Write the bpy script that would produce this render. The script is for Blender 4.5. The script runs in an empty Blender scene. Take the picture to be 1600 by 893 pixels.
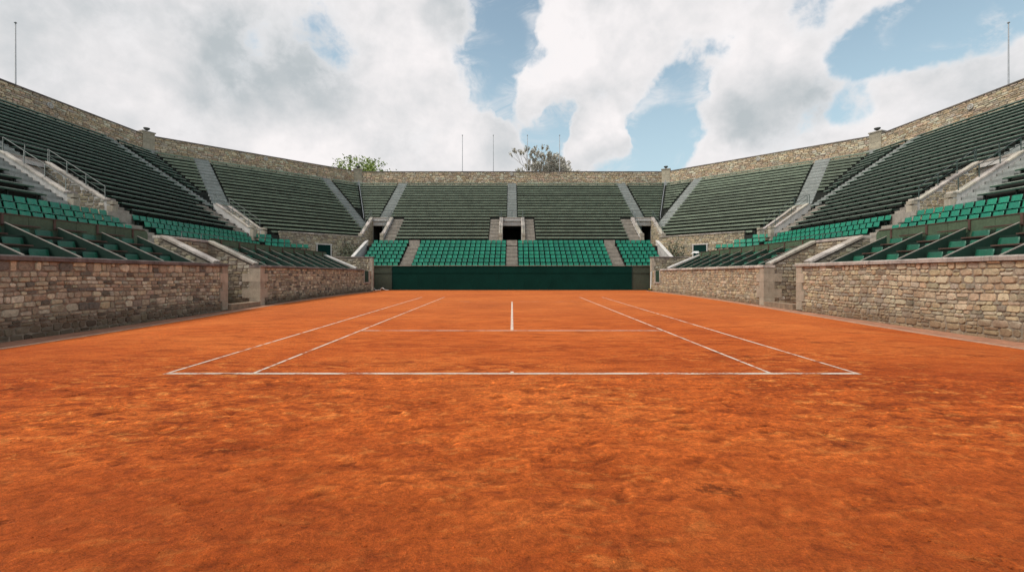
import bpy, math, random
from mathutils import Vector, Matrix
R = math.radians
rng = random.Random(7)
scene = bpy.context.scene
COL = scene.collection

# ------------------------------------------------------------------ helpers
def V(*a): return Vector(a)

class MB:
    """collects faces for ONE mesh object"""
    def __init__(s):
        s.v = []; s.f = []; s.m = []; s.c = []
    def add(s, verts, faces, mat=0, col=(1, 1, 1)):
        b = len(s.v)
        s.v.extend(tuple(p) for p in verts)
        s.c.extend([col] * len(verts))
        for f in faces:
            s.f.append(tuple(i + b for i in f)); s.m.append(mat)
    def hexa(s, p, mat=0, col=(1, 1, 1)):
        s.add(p, [(0, 3, 2, 1), (4, 5, 6, 7), (0, 1, 5, 4), (1, 2, 6, 5), (2, 3, 7, 6), (3, 0, 4, 7)], mat, col)
    def box(s, x0, x1, y0, y1, z0, z1, mat=0, col=(1, 1, 1)):
        s.hexa([(x0, y0, z0), (x1, y0, z0), (x1, y1, z0), (x0, y1, z0),
                (x0, y0, z1), (x1, y0, z1), (x1, y1, z1), (x0, y1, z1)], mat, col)
    def obox(s, c, ax, ay, az, mat=0, col=(1, 1, 1)):
        c = Vector(c).to_3d(); ax = Vector(ax).to_3d(); ay = Vector(ay).to_3d(); az = Vector(az).to_3d()
        p = []
        for k in (-1, 1):
            for i, j in ((-1, -1), (1, -1), (1, 1), (-1, 1)):
                p.append(c + ax * i + ay * j + az * k)
        s.hexa(p, mat, col)
    def beam(s, p0, p1, w, h, mat=0, up=(0, 0, 1), col=(1, 1, 1)):
        p0 = Vector(p0); p1 = Vector(p1); d = p1 - p0; L = d.length; d.normalize()
        side = d.cross(Vector(up)).normalized(); u = side.cross(d).normalized()
        s.obox((p0 + p1) / 2, d * L / 2, side * w / 2, u * h / 2, mat, col)
    def tube(s, pts, r, n=6, mat=0, col=(1, 1, 1)):
        pts = [Vector(p) for p in pts]
        rs = r if isinstance(r, (list, tuple)) else [r] * len(pts)
        vs = []
        for i, p in enumerate(pts):
            d = (pts[min(i + 1, len(pts) - 1)] - pts[max(i - 1, 0)]).normalized()
            a = d.cross(Vector((0, 0, 1)))
            if a.length < 1e-3: a = d.cross(Vector((0, 1, 0)))
            a.normalize(); b = d.cross(a)
            for k in range(n):
                t = 2 * math.pi * k / n
                vs.append(p + (a * math.cos(t) + b * math.sin(t)) * rs[i])
        fs = []
        for i in range(len(pts) - 1):
            for k in range(n):
                k2 = (k + 1) % n
                fs.append((i * n + k, i * n + k2, (i + 1) * n + k2, (i + 1) * n + k))
        fs.append(tuple(range(n))); fs.append(tuple((len(pts) - 1) * n + k for k in range(n)))
        s.add(vs, fs, mat, col)
    def prism(s, poly, off, mat=0, col=(1, 1, 1)):
        """poly: list of 3D points of one cap, off: vector to the other cap"""
        n = len(poly); off = Vector(off)
        a = [Vector(p) for p in poly]; b = [p + off for p in a]
        s.add(a + b, [tuple(range(n)), tuple(range(2 * n - 1, n - 1, -1))] +
              [(i, (i + 1) % n, n + (i + 1) % n, n + i) for i in range(n)], mat, col)
    def lathe(s, c, prof, n=14, mat=0, col=(1, 1, 1)):
        vs = []
        for r, z in prof:
            for k in range(n):
                t = 2 * math.pi * k / n
                vs.append((c[0] + r * math.cos(t), c[1] + r * math.sin(t), c[2] + z))
        fs = []
        for i in range(len(prof) - 1):
            for k in range(n):
                k2 = (k + 1) % n
                fs.append((i * n + k, i * n + k2, (i + 1) * n + k2, (i + 1) * n + k))
        fs.append(tuple(range(n))); fs.append(tuple((len(prof) - 1) * n + k for k in range(n)))
        s.add(vs, fs, mat, col)
    def mesh(s, name, mats, smooth=False):
        me = bpy.data.meshes.new(name)
        me.from_pydata(s.v, [], s.f)
        for m in mats: me.materials.append(m)
        me.polygons.foreach_set('material_index', s.m)
        if smooth: me.polygons.foreach_set('use_smooth', [True] * len(s.f))
        at = me.color_attributes.new('Tint', 'FLOAT_COLOR', 'POINT')
        flat = []
        for c in s.c: flat += [c[0], c[1], c[2], 1.0]
        at.data.foreach_set('color', flat)
        me.update()
        return me
    def build(s, name, mats, parent=None, smooth=False):
        if not isinstance(mats, (list, tuple)): mats = [mats]
        return link(name, s.mesh(name, mats, smooth), parent)

def link(name, data, parent=None, loc=None, rz=0.0):
    o = bpy.data.objects.new(name, data); COL.objects.link(o)
    if parent is not None: o.parent = parent
    if loc is not None: o.location = loc
    if rz: o.rotation_euler = (0, 0, rz)
    return o

def tag(o, label=None, cat=None, group=None, kind=None):
    if label: o['label'] = label
    if cat: o['category'] = cat
    if group: o['group'] = group
    if kind: o['kind'] = kind
    return o

def thing(name, label, cat, group=None, loc=(0, 0, 0), rz=0.0):
    o = link(name, None, None, loc, rz); o.empty_display_size = 0.3
    return tag(o, label, cat, group)

ORD = ['', 'first', 'second', 'third', 'fourth', 'fifth', 'sixth', 'seventh', 'eighth', 'ninth', 'tenth', 'eleventh', 'twelfth',
       'thirteenth', 'fourteenth', 'fifteenth', 'sixteenth', 'seventeenth', 'eighteenth', 'nineteenth', 'twentieth',
       'twenty-first', 'twenty-second', 'twenty-third', 'twenty-fourth', 'twenty-fifth', 'twenty-sixth', 'twenty-seventh',
       'twenty-eighth', 'twenty-ninth', 'thirtieth', 'thirty-first', 'thirty-second']
SIDE = {-1: 'left', 1: 'right'}

# ------------------------------------------------------------------ materials
def nt_new(name):
    m = bpy.data.materials.new(name); m.use_nodes = True
    nt = m.node_tree; b = nt.nodes['Principled BSDF']
    return m, nt, b
def N(nt, t, **kw):
    n = nt.nodes.new(t)
    for k, v in kw.items(): setattr(n, k, v)
    return n
def noise(nt, vec, scale, detail=4, rough=0.55, dist=0.0):
    n = N(nt, 'ShaderNodeTexNoise'); n.inputs['Scale'].default_value = scale
    n.inputs['Detail'].default_value = detail; n.inputs['Roughness'].default_value = rough
    n.inputs['Distortion'].default_value = dist
    nt.links.new(vec, n.inputs['Vector']); return n.outputs['Fac']
def ramp(nt, fac, stops):
    r = N(nt, 'ShaderNodeValToRGB')
    while len(r.color_ramp.elements) < len(stops): r.color_ramp.elements.new(0.5)
    for e, (p, c) in zip(r.color_ramp.elements, stops):
        e.position = p; e.color = (c[0], c[1], c[2], 1) if not isinstance(c, (int, float)) else (c, c, c, 1)
    nt.links.new(fac, r.inputs['Fac']); return r.outputs['Color']
def mix(nt, fac, a, b, mode='MIX'):
    n = N(nt, 'ShaderNodeMix', data_type='RGBA', blend_type=mode)
    for sock, val in ((n.inputs[0], fac), (n.inputs[6], a), (n.inputs[7], b)):
        if isinstance(val, (int, float)): sock.default_value = val
        elif isinstance(val, tuple): sock.default_value = (*val, 1)
        else: nt.links.new(val, sock)
    return n.outputs[2]
def mth(nt, op, a, b=None, c=None):
    n = N(nt, 'ShaderNodeMath', operation=op)
    for i, val in enumerate((a, b, c)):
        if val is None: continue
        if isinstance(val, (int, float)): n.inputs[i].default_value = val
        else: nt.links.new(val, n.inputs[i])
    return n.outputs[0]
def smooth(nt, val, lo, hi, a=0.0, b=1.0):
    n = N(nt, 'ShaderNodeMapRange', interpolation_type='SMOOTHSTEP')
    nt.links.new(val, n.inputs[0])
    for i, x in enumerate((lo, hi, a, b)): n.inputs[i + 1].default_value = x
    return n.outputs[0]
def geo(nt): return N(nt, 'ShaderNodeNewGeometry').outputs['Position']
def scaled(nt, vec, sx, sy, sz, rz=0.0):
    n = N(nt, 'ShaderNodeMapping'); n.inputs['Scale'].default_value = (sx, sy, sz)
    n.inputs['Rotation'].default_value = (0, 0, rz)
    nt.links.new(vec, n.inputs['Vector']); return n.outputs[0]
def bump(nt, b, h, strength, dist):
    n = N(nt, 'ShaderNodeBump'); n.inputs['Strength'].default_value = strength; n.inputs['Distance'].default_value = dist
    nt.links.new(h, n.inputs['Height']); nt.links.new(n.outputs[0], b.inputs['Normal'])
def sep(nt, vec):
    n = N(nt, 'ShaderNodeSeparateXYZ'); nt.links.new(vec, n.inputs[0]); return n.outputs

def weathered(name, c, var=0.25, scale=3.0, rough=0.75, streak=0.25, bmp=0.15, grime=(0.05, 0.045, 0.035), tint=False, rnd=0.0):
    """painted or mineral surface with blotches, fine grain and vertical grime"""
    m, nt, b = nt_new(name); P = geo(nt)
    n1 = noise(nt, P, scale, 3, 0.6); n2 = noise(nt, scaled(nt, P, 6, 6, 0.9), 1.4, 3, 0.6); n3 = noise(nt, P, scale * 14, 2)
    lo = tuple(x * (1 - var) for x in c); hi = tuple(min(1, x * (1 + var)) for x in c)
    col = ramp(nt, n1, [(0.28, lo), (0.72, hi)])
    col = mix(nt, mth(nt, 'MULTIPLY', smooth(nt, n2, 0.5, 0.78), streak), col, grime)
    g = ramp(nt, n3, [(0.3, 0.82), (0.7, 1.12)])
    col = mix(nt, 1.0, col, g, 'MULTIPLY')
    if tint:
        a = N(nt, 'ShaderNodeAttribute', attribute_name='Tint')
        col = mix(nt, 1.0, col, a.outputs['Color'], 'MULTIPLY')
    if rnd:
        oi = N(nt, 'ShaderNodeObjectInfo').outputs['Random']
        col = mix(nt, 1.0, col, ramp(nt, oi, [(0.0, 1 - rnd), (0.5, 1.0), (1.0, 1 + rnd)]), 'MULTIPLY')
    nt.links.new(col, b.inputs['Base Color'])
    b.inputs['Roughness'].default_value = rough
    if bmp: bump(nt, b, n3, bmp, 0.01)
    return m

def stone_mat(name, low):
    m, nt, b = nt_new(name); P = geo(nt)
    a = N(nt, 'ShaderNodeAttribute', attribute_name='Tint').outputs['Color']
    n1 = noise(nt, P, 9, 5, 0.62); n2 = noise(nt, P, 45, 3, 0.6); n3 = noise(nt, P, 0.7, 4, 0.6)
    col = mix(nt, 1.0, a, ramp(nt, n1, [(0.25, 0.55), (0.5, 1.0), (0.75, 1.3)]), 'MULTIPLY')
    col = mix(nt, 1.0, col, ramp(nt, n2, [(0.3, 0.8), (0.7, 1.15)]), 'MULTIPLY')
    col = mix(nt, mth(nt, 'MULTIPLY', smooth(nt, n3, 0.52, 0.75), 0.45), col, (0.10, 0.085, 0.06))
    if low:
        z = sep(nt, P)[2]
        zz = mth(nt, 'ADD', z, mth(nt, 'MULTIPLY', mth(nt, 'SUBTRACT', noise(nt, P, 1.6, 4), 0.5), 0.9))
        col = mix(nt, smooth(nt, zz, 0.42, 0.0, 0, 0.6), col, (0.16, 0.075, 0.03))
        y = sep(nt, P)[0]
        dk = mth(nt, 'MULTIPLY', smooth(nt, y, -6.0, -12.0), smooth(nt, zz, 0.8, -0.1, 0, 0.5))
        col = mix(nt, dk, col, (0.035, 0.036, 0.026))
    nt.links.new(col, b.inputs['Base Color']); b.inputs['Roughness'].default_value = 0.92
    h = mth(nt, 'ADD', n1, mth(nt, 'MULTIPLY', n2, 0.4))
    bump(nt, b, h, 0.55, 0.03)
    return m

M = {}
M['stone'] = stone_mat('rubble stone', False)
M['stone_low'] = stone_mat('rubble stone near the clay', True)
M['mortar'] = weathered('old mortar', (0.26, 0.215, 0.16), 0.35, 5, 0.95, 0.4, 0.4)
M['coping'] = weathered('weathered coping stone', (0.44, 0.39, 0.33), 0.3, 2.2, 0.85, 0.6, 0.25, (0.07, 0.06, 0.05), True)
M['coping_dark'] = weathered('stained coping stone', (0.17, 0.14, 0.12), 0.45, 2.6, 0.88, 0.6, 0.3, (0.05, 0.042, 0.036), True)
M['ashlar'] = weathered('cut stone blocks', (0.42, 0.365, 0.28), 0.2, 2.5, 0.85, 0.3, 0.2, (0.1, 0.08, 0.06), True)
M['concrete'] = weathered('pale concrete', (0.60, 0.565, 0.52), 0.15, 1.6, 0.85, 0.40, 0.15, (0.2, 0.18, 0.155))
M['stair'] = weathered('grey stair concrete', (0.33, 0.345, 0.32), 0.2, 2.0, 0.88, 0.35, 0.15, (0.08, 0.08, 0.07), True)
M['stair_brown'] = weathered('brown-grey stair concrete', (0.34, 0.30, 0.25), 0.25, 2.0, 0.88, 0.4, 0.15, (0.08, 0.065, 0.05), True)
M['terrace'] = weathered('mossy terrace concrete', (0.042, 0.05, 0.038), 0.35, 1.2, 0.92, 0.4, 0.15, (0.02, 0.022, 0.018))
M['riser'] = weathered('riser darkened for bench shade', (0.024, 0.027, 0.021), 0.35, 1.2, 0.95, 0.2, 0.0)  # shade under the bench planks is put into this colour
M['bench_far'] = weathered('pale green bench paint', (0.205, 0.250, 0.175), 0.28, 1.1, 0.6, 0.35, 0.05, (0.06, 0.055, 0.04), False, 0.2)  # paler than the bench paint of the side stands
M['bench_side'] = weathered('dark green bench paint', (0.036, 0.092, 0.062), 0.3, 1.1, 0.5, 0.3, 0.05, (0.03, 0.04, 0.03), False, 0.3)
M['bench_worn'] = weathered('worn bench edge', (0.25, 0.29, 0.23), 0.3, 2.5, 0.6, 0.4, 0.05, (0.05, 0.07, 0.05))
M['bracket'] = weathered('black iron bracket', (0.016, 0.022, 0.018), 0.3, 4, 0.6, 0.1, 0.05)
M['seat'] = weathered('bright green seat plastic', (0.008, 0.235, 0.140), 0.18, 1.0, 0.38, 0.16, 0.0, (0.03, 0.10, 0.07), True)
M['seat_frame'] = weathered('dark seat frame', (0.012, 0.035, 0.028), 0.2, 3, 0.55, 0.1, 0.0)
M['box_green'] = weathered('dark green box paint', (0.012, 0.036, 0.023), 0.25, 1.0, 0.5, 0.25, 0.04, (0.03, 0.035, 0.025))
M['panel_green'] = weathered('faded green panel paint', (0.082, 0.128, 0.072), 0.22, 0.8, 0.6, 0.3, 0.04, (0.04, 0.045, 0.03))
M['box_seat'] = weathered('mid green box seat', (0.014, 0.12, 0.068), 0.22, 1.4, 0.45, 0.25, 0.02, (0.03, 0.07, 0.05))
M['rail_wood'] = weathered('red-brown rail wood', (0.105, 0.058, 0.043), 0.3, 3, 0.6, 0.2, 0.05)
M['cap'] = weathered('worn white edge strip', (0.30, 0.26, 0.21), 0.25, 3, 0.6, 0.4, 0.05)
M['rail_metal'] = weathered('dark green handrail', (0.022, 0.045, 0.036), 0.3, 3, 0.4, 0.1, 0.0)
M['rail_worn'] = weathered('handrail worn to metal', (0.085, 0.10, 0.09), 0.3, 3, 0.4, 0.2, 0.0)
M['backstop'] = weathered('deep green windscreen', (0.0035, 0.036, 0.027), 0.2, 0.5, 0.95, 0.10, 0.0, (0.012, 0.03, 0.024))
M['backstop'].node_tree.nodes['Principled BSDF'].inputs['Specular IOR Level'].default_value = .12
M['backstop_end'] = weathered('grey-green end panel', (0.055, 0.072, 0.046), 0.18, 0.8, 0.75, 0.3, 0.05, (0.035, 0.04, 0.028))
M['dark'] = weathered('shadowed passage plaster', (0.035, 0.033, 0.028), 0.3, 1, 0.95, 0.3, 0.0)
M['door'] = weathered('dark teal door paint', (0.005, 0.030, 0.024), 0.2, 1, 0.95, 0.1, 0.0)
M['door'].node_tree.nodes['Principled BSDF'].inputs['Specular IOR Level'].default_value = .1
M['shutter'] = weathered('green shutter paint', (0.022, 0.058, 0.032), 0.2, 2, 0.55, 0.2, 0.02)
M['steel'] = weathered('galvanised pole', (0.30, 0.31, 0.32), 0.15, 3, 0.45, 0.2, 0.0)
M['plaque'] = weathered('pale enamel plaque', (0.48, 0.46, 0.42), 0.1, 3, 0.5, 0.2, 0.0)
M['urn'] = weathered('dark weathered urn', (0.07, 0.072, 0.066), 0.3, 5, 0.8, 0.3, 0.2)
M['cloth'] = weathered('white plastic sheeting', (0.70, 0.68, 0.64), 0.12, 5, 0.5, 0.15, 0.1)
M['yellow'] = weathered('yellow tool handle', (0.50, 0.36, 0.05), 0.15, 4, 0.5, 0.15, 0.0)
M['bark'] = weathered('tree bark', (0.075, 0.058, 0.044), 0.3, 5, 0.9, 0.2, 0.2)
M['twig'] = weathered('pale twig bark', (0.36, 0.32, 0.27), 0.3, 5, 0.9, 0.2, 0.0)
M['ground'] = weathered('rough grass ground', (0.07, 0.085, 0.04), 0.4, 0.3, 0.95, 0.3, 0.0)
M['gutter'] = weathered('dusty gutter clay', (0.40, 0.18, 0.10), 0.3, 2.2, 0.95, 0.5, 0.3, (0.10, 0.045, 0.025))
M['kerb'] = weathered('dusty kerb stone', (0.48, 0.31, 0.21), 0.25, 3, 0.9, 0.4, 0.2, (0.25, 0.10, 0.05))
M['step_wood'] = weathered('timber step', (0.28, 0.20, 0.13), 0.3, 3, 0.8, 0.4, 0.1)

def leaf_mat(name, c, hi):
    m, nt, b = nt_new(name)
    a = N(nt, 'ShaderNodeAttribute', attribute_name='Tint').outputs['Color']
    col = mix(nt, 1.0, ramp(nt, noise(nt, geo(nt), 0.8, 3), [(0.3, c), (0.7, hi)]), a, 'MULTIPLY')
    nt.links.new(col, b.inputs['Base Color']); b.inputs['Roughness'].default_value = 0.6
    b.inputs['Subsurface Weight'].default_value = 0.0
    return m
M['leaf'] = leaf_mat('spring leaves', (0.17, 0.24, 0.025), (0.32, 0.40, 0.06))
M['blossom'] = leaf_mat('pale blossom', (0.62, 0.56, 0.46), (0.80, 0.75, 0.65))
M['shrub'] = leaf_mat('dull shrub leaves', (0.06, 0.075, 0.04), (0.12, 0.13, 0.07))

def clay_mat(line=False, cover=0.0):
    m, nt, b = nt_new('white court line under clay dust' if line else 'red clay'); P = geo(nt)
    x, y, z = sep(nt, P)
    warp = noise(nt, P, 0.9, 3, 0.5)
    big = noise(nt, scaled(nt, P, 0.16, 0.24, 1), 1.0, 5, 0.6, 0.3)
    drag = noise(nt, scaled(nt, P, 0.6, 1.5, 1, 0.12), 1.6, 7, 0.68, 0.25)      # sweeping marks, longer across the court
    scuff = noise(nt, scaled(nt, P, 1.5, 2.9, 1, -0.2), 2.2, 7, 0.68, 0.5)      # shoe scuffs
    foot = noise(nt, scaled(nt, P, 1.5, 2.6, 1, 0.3), 1.5, 6, 0.7, 0.3)         # darker prints
    grain = noise(nt, P, 26, 5, 0.78)
    pits = noise(nt, P, 110, 3, 0.75)
    zone = smooth(nt, noise(nt, scaled(nt, P, 0.3, 0.5, 1), 1.0, 3, 0.5), 0.40, 0.58)
    ax = mth(nt, 'ABSOLUTE', x)
    col = ramp(nt, big, [(0.32, (0.40, 0.069, 0.010)), (0.50, (0.535, 0.109, 0.017)), (0.66, (0.62, 0.150, 0.028))])
    col = mix(nt, 1.0, col, ramp(nt, drag, [(0.36, (0.70, 0.65, 0.60)), (0.5, (1, 1, 1)), (0.64, (1.13, 1.18, 1.24))]), 'MULTIPLY')
    near = mth(nt, 'MULTIPLY', smooth(nt, y, 13, 7), smooth(nt, ax, 14, 5, 0.35, 1.0))
    near = mth(nt, 'MULTIPLY', near, smooth(nt, y, 2.5, 4.5, 0.45, 1.0))
    amt = mth(nt, 'MULTIPLY', mth(nt, 'ADD', mth(nt, 'MULTIPLY', near, 0.75), 0.25), mth(nt, 'ADD', mth(nt, 'MULTIPLY', zone, 0.65), 0.35))
    col = mix(nt, mth(nt, 'MULTIPLY', smooth(nt, scuff, 0.54, 0.62), mth(nt, 'MULTIPLY', amt, 0.80)), col, (0.70, 0.225, 0.050))  # lit rims of the scuffs put into the colour
    col = mix(nt, mth(nt, 'MULTIPLY', smooth(nt, scuff, 0.47, 0.39), mth(nt, 'MULTIPLY', amt, 0.80)), col, (0.25, 0.042, 0.008))  # shadow in the scuff dents put into the colour
    col = mix(nt, mth(nt, 'MULTIPLY', smooth(nt, foot, 0.59, 0.66), 0.45), col, (0.21, 0.036, 0.008))
    # separate shoe prints: one crumbly blot in some cells of a jittered grid
    vo = N(nt, 'ShaderNodeTexVoronoi'); vo.inputs['Scale'].default_value = 1.0
    jit = N(nt, 'ShaderNodeVectorMath', operation='ADD'); nz = N(nt, 'ShaderNodeTexNoise'); nz.inputs['Scale'].default_value = 7.0; nz.inputs['Detail'].default_value = 5
    nt.links.new(P, nz.inputs['Vector']); js = N(nt, 'ShaderNodeVectorMath', operation='SCALE'); js.inputs['Scale'].default_value = 0.55
    nt.links.new(nz.outputs['Color'], js.inputs[0]); nt.links.new(P, jit.inputs[0]); nt.links.new(js.outputs[0], jit.inputs[1])
    nt.links.new(scaled(nt, jit.outputs[0], 0.95, 1.55, 1, 0.35), vo.inputs['Vector'])
    cell = sep(nt, vo.outputs['Color'])[0]
    blot = mth(nt, 'MULTIPLY', smooth(nt, vo.outputs['Distance'], 0.20, 0.09), smooth(nt, cell, 0.52, 0.6))
    blot = mth(nt, 'MULTIPLY', blot, smooth(nt, grain, 0.36, 0.58))
    col = mix(nt, mth(nt, 'MULTIPLY', blot, 0.30), col, (0.17, 0.028, 0.007))
    # vignette darkening painted into the clay colour, near end and runback corners
    vignette = mth(nt, 'MAXIMUM', smooth(nt, mth(nt, 'ADD', y, mth(nt, 'MULTIPLY', big, 3.0)), 6.2, 3.4),
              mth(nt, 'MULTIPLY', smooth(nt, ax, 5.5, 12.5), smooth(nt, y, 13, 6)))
    vignette_blotch = mth(nt, 'MULTIPLY', vignette, smooth(nt, mth(nt, 'ADD', mth(nt, 'MULTIPLY', grain, 0.9), mth(nt, 'MULTIPLY', drag, 1.1)), 0.88, 1.06))
    col = mix(nt, mth(nt, 'MULTIPLY', vignette, 0.10), col, (0.27, 0.045, 0.008))
    col = mix(nt, mth(nt, 'MULTIPLY', vignette_blotch, 0.50), col, (0.21, 0.035, 0.007))
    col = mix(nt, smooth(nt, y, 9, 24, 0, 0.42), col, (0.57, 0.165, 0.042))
    col = mix(nt, 1.0, col, ramp(nt, grain, [(0.36, 0.60), (0.5, 0.98), (0.64, 1.32)]), 'MULTIPLY')
    col = mix(nt, 1.0, col, ramp(nt, pits, [(0.36, 0.74), (0.64, 1.24)]), 'MULTIPLY')
    col = mix(nt, 1.0, col, N(nt, 'ShaderNodeAttribute', attribute_name='Tint').outputs['Color'], 'MULTIPLY')
    if line:
        w = smooth(nt, mth(nt, 'ADD', mth(nt, 'MULTIPLY', noise(nt, scaled(nt, P, 1, 3, 1), 1.3, 6, 0.7), 0.75),
                                  mth(nt, 'MULTIPLY', noise(nt, P, 22, 3), 0.25)), 0.48 - cover, 0.60 - cover, 0.06, 0.95)
        col = mix(nt, w, (0.76, 0.66, 0.54), col)
    nt.links.new(col, b.inputs['Base Color']); b.inputs['Roughness'].default_value = 0.95
    b.inputs['Specular IOR Level'].default_value = 0.15
    h = mth(nt, 'ADD', mth(nt, 'MULTIPLY', mth(nt, 'MULTIPLY', scuff, amt), 1.7), mth(nt, 'MULTIPLY', drag, 0.6))
    h = mth(nt, 'ADD', h, mth(nt, 'MULTIPLY', grain, 0.45)); h = mth(nt, 'ADD', h, mth(nt, 'MULTIPLY', pits, 0.15))
    h = mth(nt, 'SUBTRACT', h, mth(nt, 'MULTIPLY', blot, 0.6))
    bump(nt, b, h, 0.9, 0.05)
    return m
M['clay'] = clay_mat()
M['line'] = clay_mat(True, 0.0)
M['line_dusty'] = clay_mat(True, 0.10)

# ------------------------------------------------------------------ masonry
PAL_LEFT = [(0.486, 0.423, 0.296), (0.432, 0.394, 0.281), (0.557, 0.504, 0.362), (0.36, 0.305, 0.216), (0.461, 0.382, 0.273), (0.612, 0.576, 0.422), (0.285, 0.255, 0.188), (0.416, 0.4, 0.303), (0.16, 0.15, 0.12)]
PAL_RIGHT = [(0.49, 0.398, 0.254), (0.45, 0.366, 0.237), (0.522, 0.432, 0.286), (0.419, 0.326, 0.212), (0.48, 0.36, 0.232), (0.552, 0.479, 0.333), (0.388, 0.337, 0.237), (0.45, 0.393, 0.286), (0.296, 0.254, 0.185)]
PAL_TOP = [(0.624, 0.49, 0.326), (0.556, 0.424, 0.276), (0.651, 0.539, 0.369), (0.491, 0.358, 0.234), (0.624, 0.449, 0.319), (0.651, 0.598, 0.456), (0.526, 0.449, 0.344), (0.407, 0.318, 0.234)]
PAL_GREY = [(0.394, 0.334, 0.233), (0.458, 0.391, 0.266), (0.347, 0.294, 0.202), (0.507, 0.447, 0.321), (0.298, 0.252, 0.187), (0.426, 0.391, 0.305), (0.251, 0.211, 0.155)]
NL = (-1, 0, 0)

def one_stone(mb, O, U, Nn, u0, u1, z0, z1, col, r, mat=0, deep=0.03, gap=0.0085, wav=None):
    w = u1 - u0; h = z1 - z0
    if w < 0.05 or h < 0.035: return
    ch = min(w, h) * r.uniform(0.14, 0.34); j = min(w, h) * 0.07
    base = [(u0 + gap + ch, z0 + gap), (u1 - gap - ch, z0 + gap), (u1 - gap, z0 + gap + ch * .7), (u1 - gap, z1 - gap - ch * .7),
            (u1 - gap - ch, z1 - gap), (u0 + gap + ch, z1 - gap), (u0 + gap, z1 - gap - ch * .7), (u0 + gap, z0 + gap + ch * .7)]
    base = [(a + r.uniform(-j, j), b + r.uniform(-j, j)) for a, b in base]
    cu = (u0 + u1) / 2; cz = (z0 + z1) / 2
    d = deep * r.uniform(0.5, 1.35); tx = r.uniform(-.35, .35) * d; tz = r.uniform(-.35, .35) * d
    ins = r.uniform(0.80, 0.90)
    def P(u, z, dd):
        zz = z + (wav(u, z) if wav else 0)
        return (O[0] + U[0] * u + Nn[0] * dd, O[1] + U[1] * u + Nn[1] * dd, O[2] + zz)
    vs = [P(u, z, -0.02) for u, z in base]
    vs += [P(cu + (u - cu) * ins, cz + (z - cz) * ins, d + tx * (u - cu) / w * 2 + tz * (z - cz) / h * 2) for u, z in base]
    vs.append(P(cu + r.uniform(-.1, .1) * w, cz, d * 1.15))
    fs = [(k, (k + 1) % 8, 8 + (k + 1) % 8, 8 + k) for k in range(8)] + [(8 + k, 8 + (k + 1) % 8, 16) for k in range(8)]
    f = r.uniform(0.84, 1.16)
    mb.add(vs, fs, mat, (col[0] * f, col[1] * f * r.uniform(.97, 1.03), col[2] * f * r.uniform(.93, 1.05)))

def rubble(mb, O, U, Nn, L, z0, z1, pal, seed, hr=(0.15, 0.30), wr=(0.18, 0.52), top=None, deep=0.035, mat=0, skip=None, wavy=0.035):
    """coursed rubble: O origin (x,y,0), U unit dir along wall, Nn outward normal; top(u) gives the height limit"""
    r = random.Random(seed); p1, p2 = r.uniform(0, 6), r.uniform(0, 6)
    def wav(u, z):
        t = max(0.0, min(1.0, (z - z0) / (z1 - z0)))
        return wavy * math.sin(u * .9 + p1 + z) * math.sin(u * .37 + p2 - z * 2) * 4 * t * (1 - t)
    z = z0
    while z < z1 - 0.04:
        h = r.uniform(*hr)
        if z + h > z1 - 0.08: h = z1 - z
        u = 0.0
        first = True
        while u < L - 0.02:
            w = r.uniform(*wr) * (0.75 + h * 1.2)
            if first: w *= r.uniform(0.4, 1); first = False
            if u + w > L - 0.12: w = L - u
            uc = u + w / 2
            lim = min(top(u), top(u + w), top(uc)) if top else 1e9
            if skip and skip(uc, z + h / 2): u += w; continue
            zt = min(z + h, lim)
            if zt - z > 0.05:
                hh = zt - z
                k = r.random()
                if hh > 0.2 and k < 0.34:
                    s_ = z + hh * r.uniform(.38, .62)
                    one_stone(mb, O, U, Nn, u, u + w, z, s_, r.choice(pal), r, mat, deep, wav=wav)
                    if r.random() < .4 and w > .3:
                        q = u + w * r.uniform(.35, .65)
                        one_stone(mb, O, U, Nn, u, q, s_, zt, r.choice(pal), r, mat, deep, wav=wav)
                        one_stone(mb, O, U, Nn, q, u + w, s_, zt, r.choice(pal), r, mat, deep, wav=wav)
                    else:
                        one_stone(mb, O, U, Nn, u, u + w, s_, zt, r.choice(pal), r, mat, deep, wav=wav)
                else:
                    one_stone(mb, O, U, Nn, u, u + w, z, zt, r.choice(pal), r, mat, deep, wav=wav)
            u += w
        z += h

def coping_run(mb, p0, p1, width, thick, step=1.05, seed=1, mat=0, up=(0, 0, 1)):
    """row of coping slabs whose underside centre runs p0 -> p1"""
    r = random.Random(seed); p0 = Vector(p0); p1 = Vector(p1); d = p1 - p0; L = d.length; d.normalize()
    n = max(1, round(L / step)); side = d.cross(Vector(up)).normalized(); u = side.cross(d).normalized()
    for i in range(n):
        a = p0 + d * (L * i / n + (0.004 if i else 0)); b = p0 + d * (L * (i + 1) / n - (0.004 if i < n - 1 else 0))
        t = thick * r.uniform(.97, 1.05); w = width * r.uniform(.985, 1.015); f = r.uniform(.72, 1.25)
        # chamfered slab section
        sec = [(-w / 2, 0), (w / 2, 0), (w / 2, t * .72), (w / 2 - t * .25, t), (-w / 2 + t * .25, t), (-w / 2, t * .72)]
        mb.prism([a + side * x + u * z for x, z in sec], b - a, mat, (f, f * r.uniform(.96, 1.02), f * r.uniform(.93, 1.03)))

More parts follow.
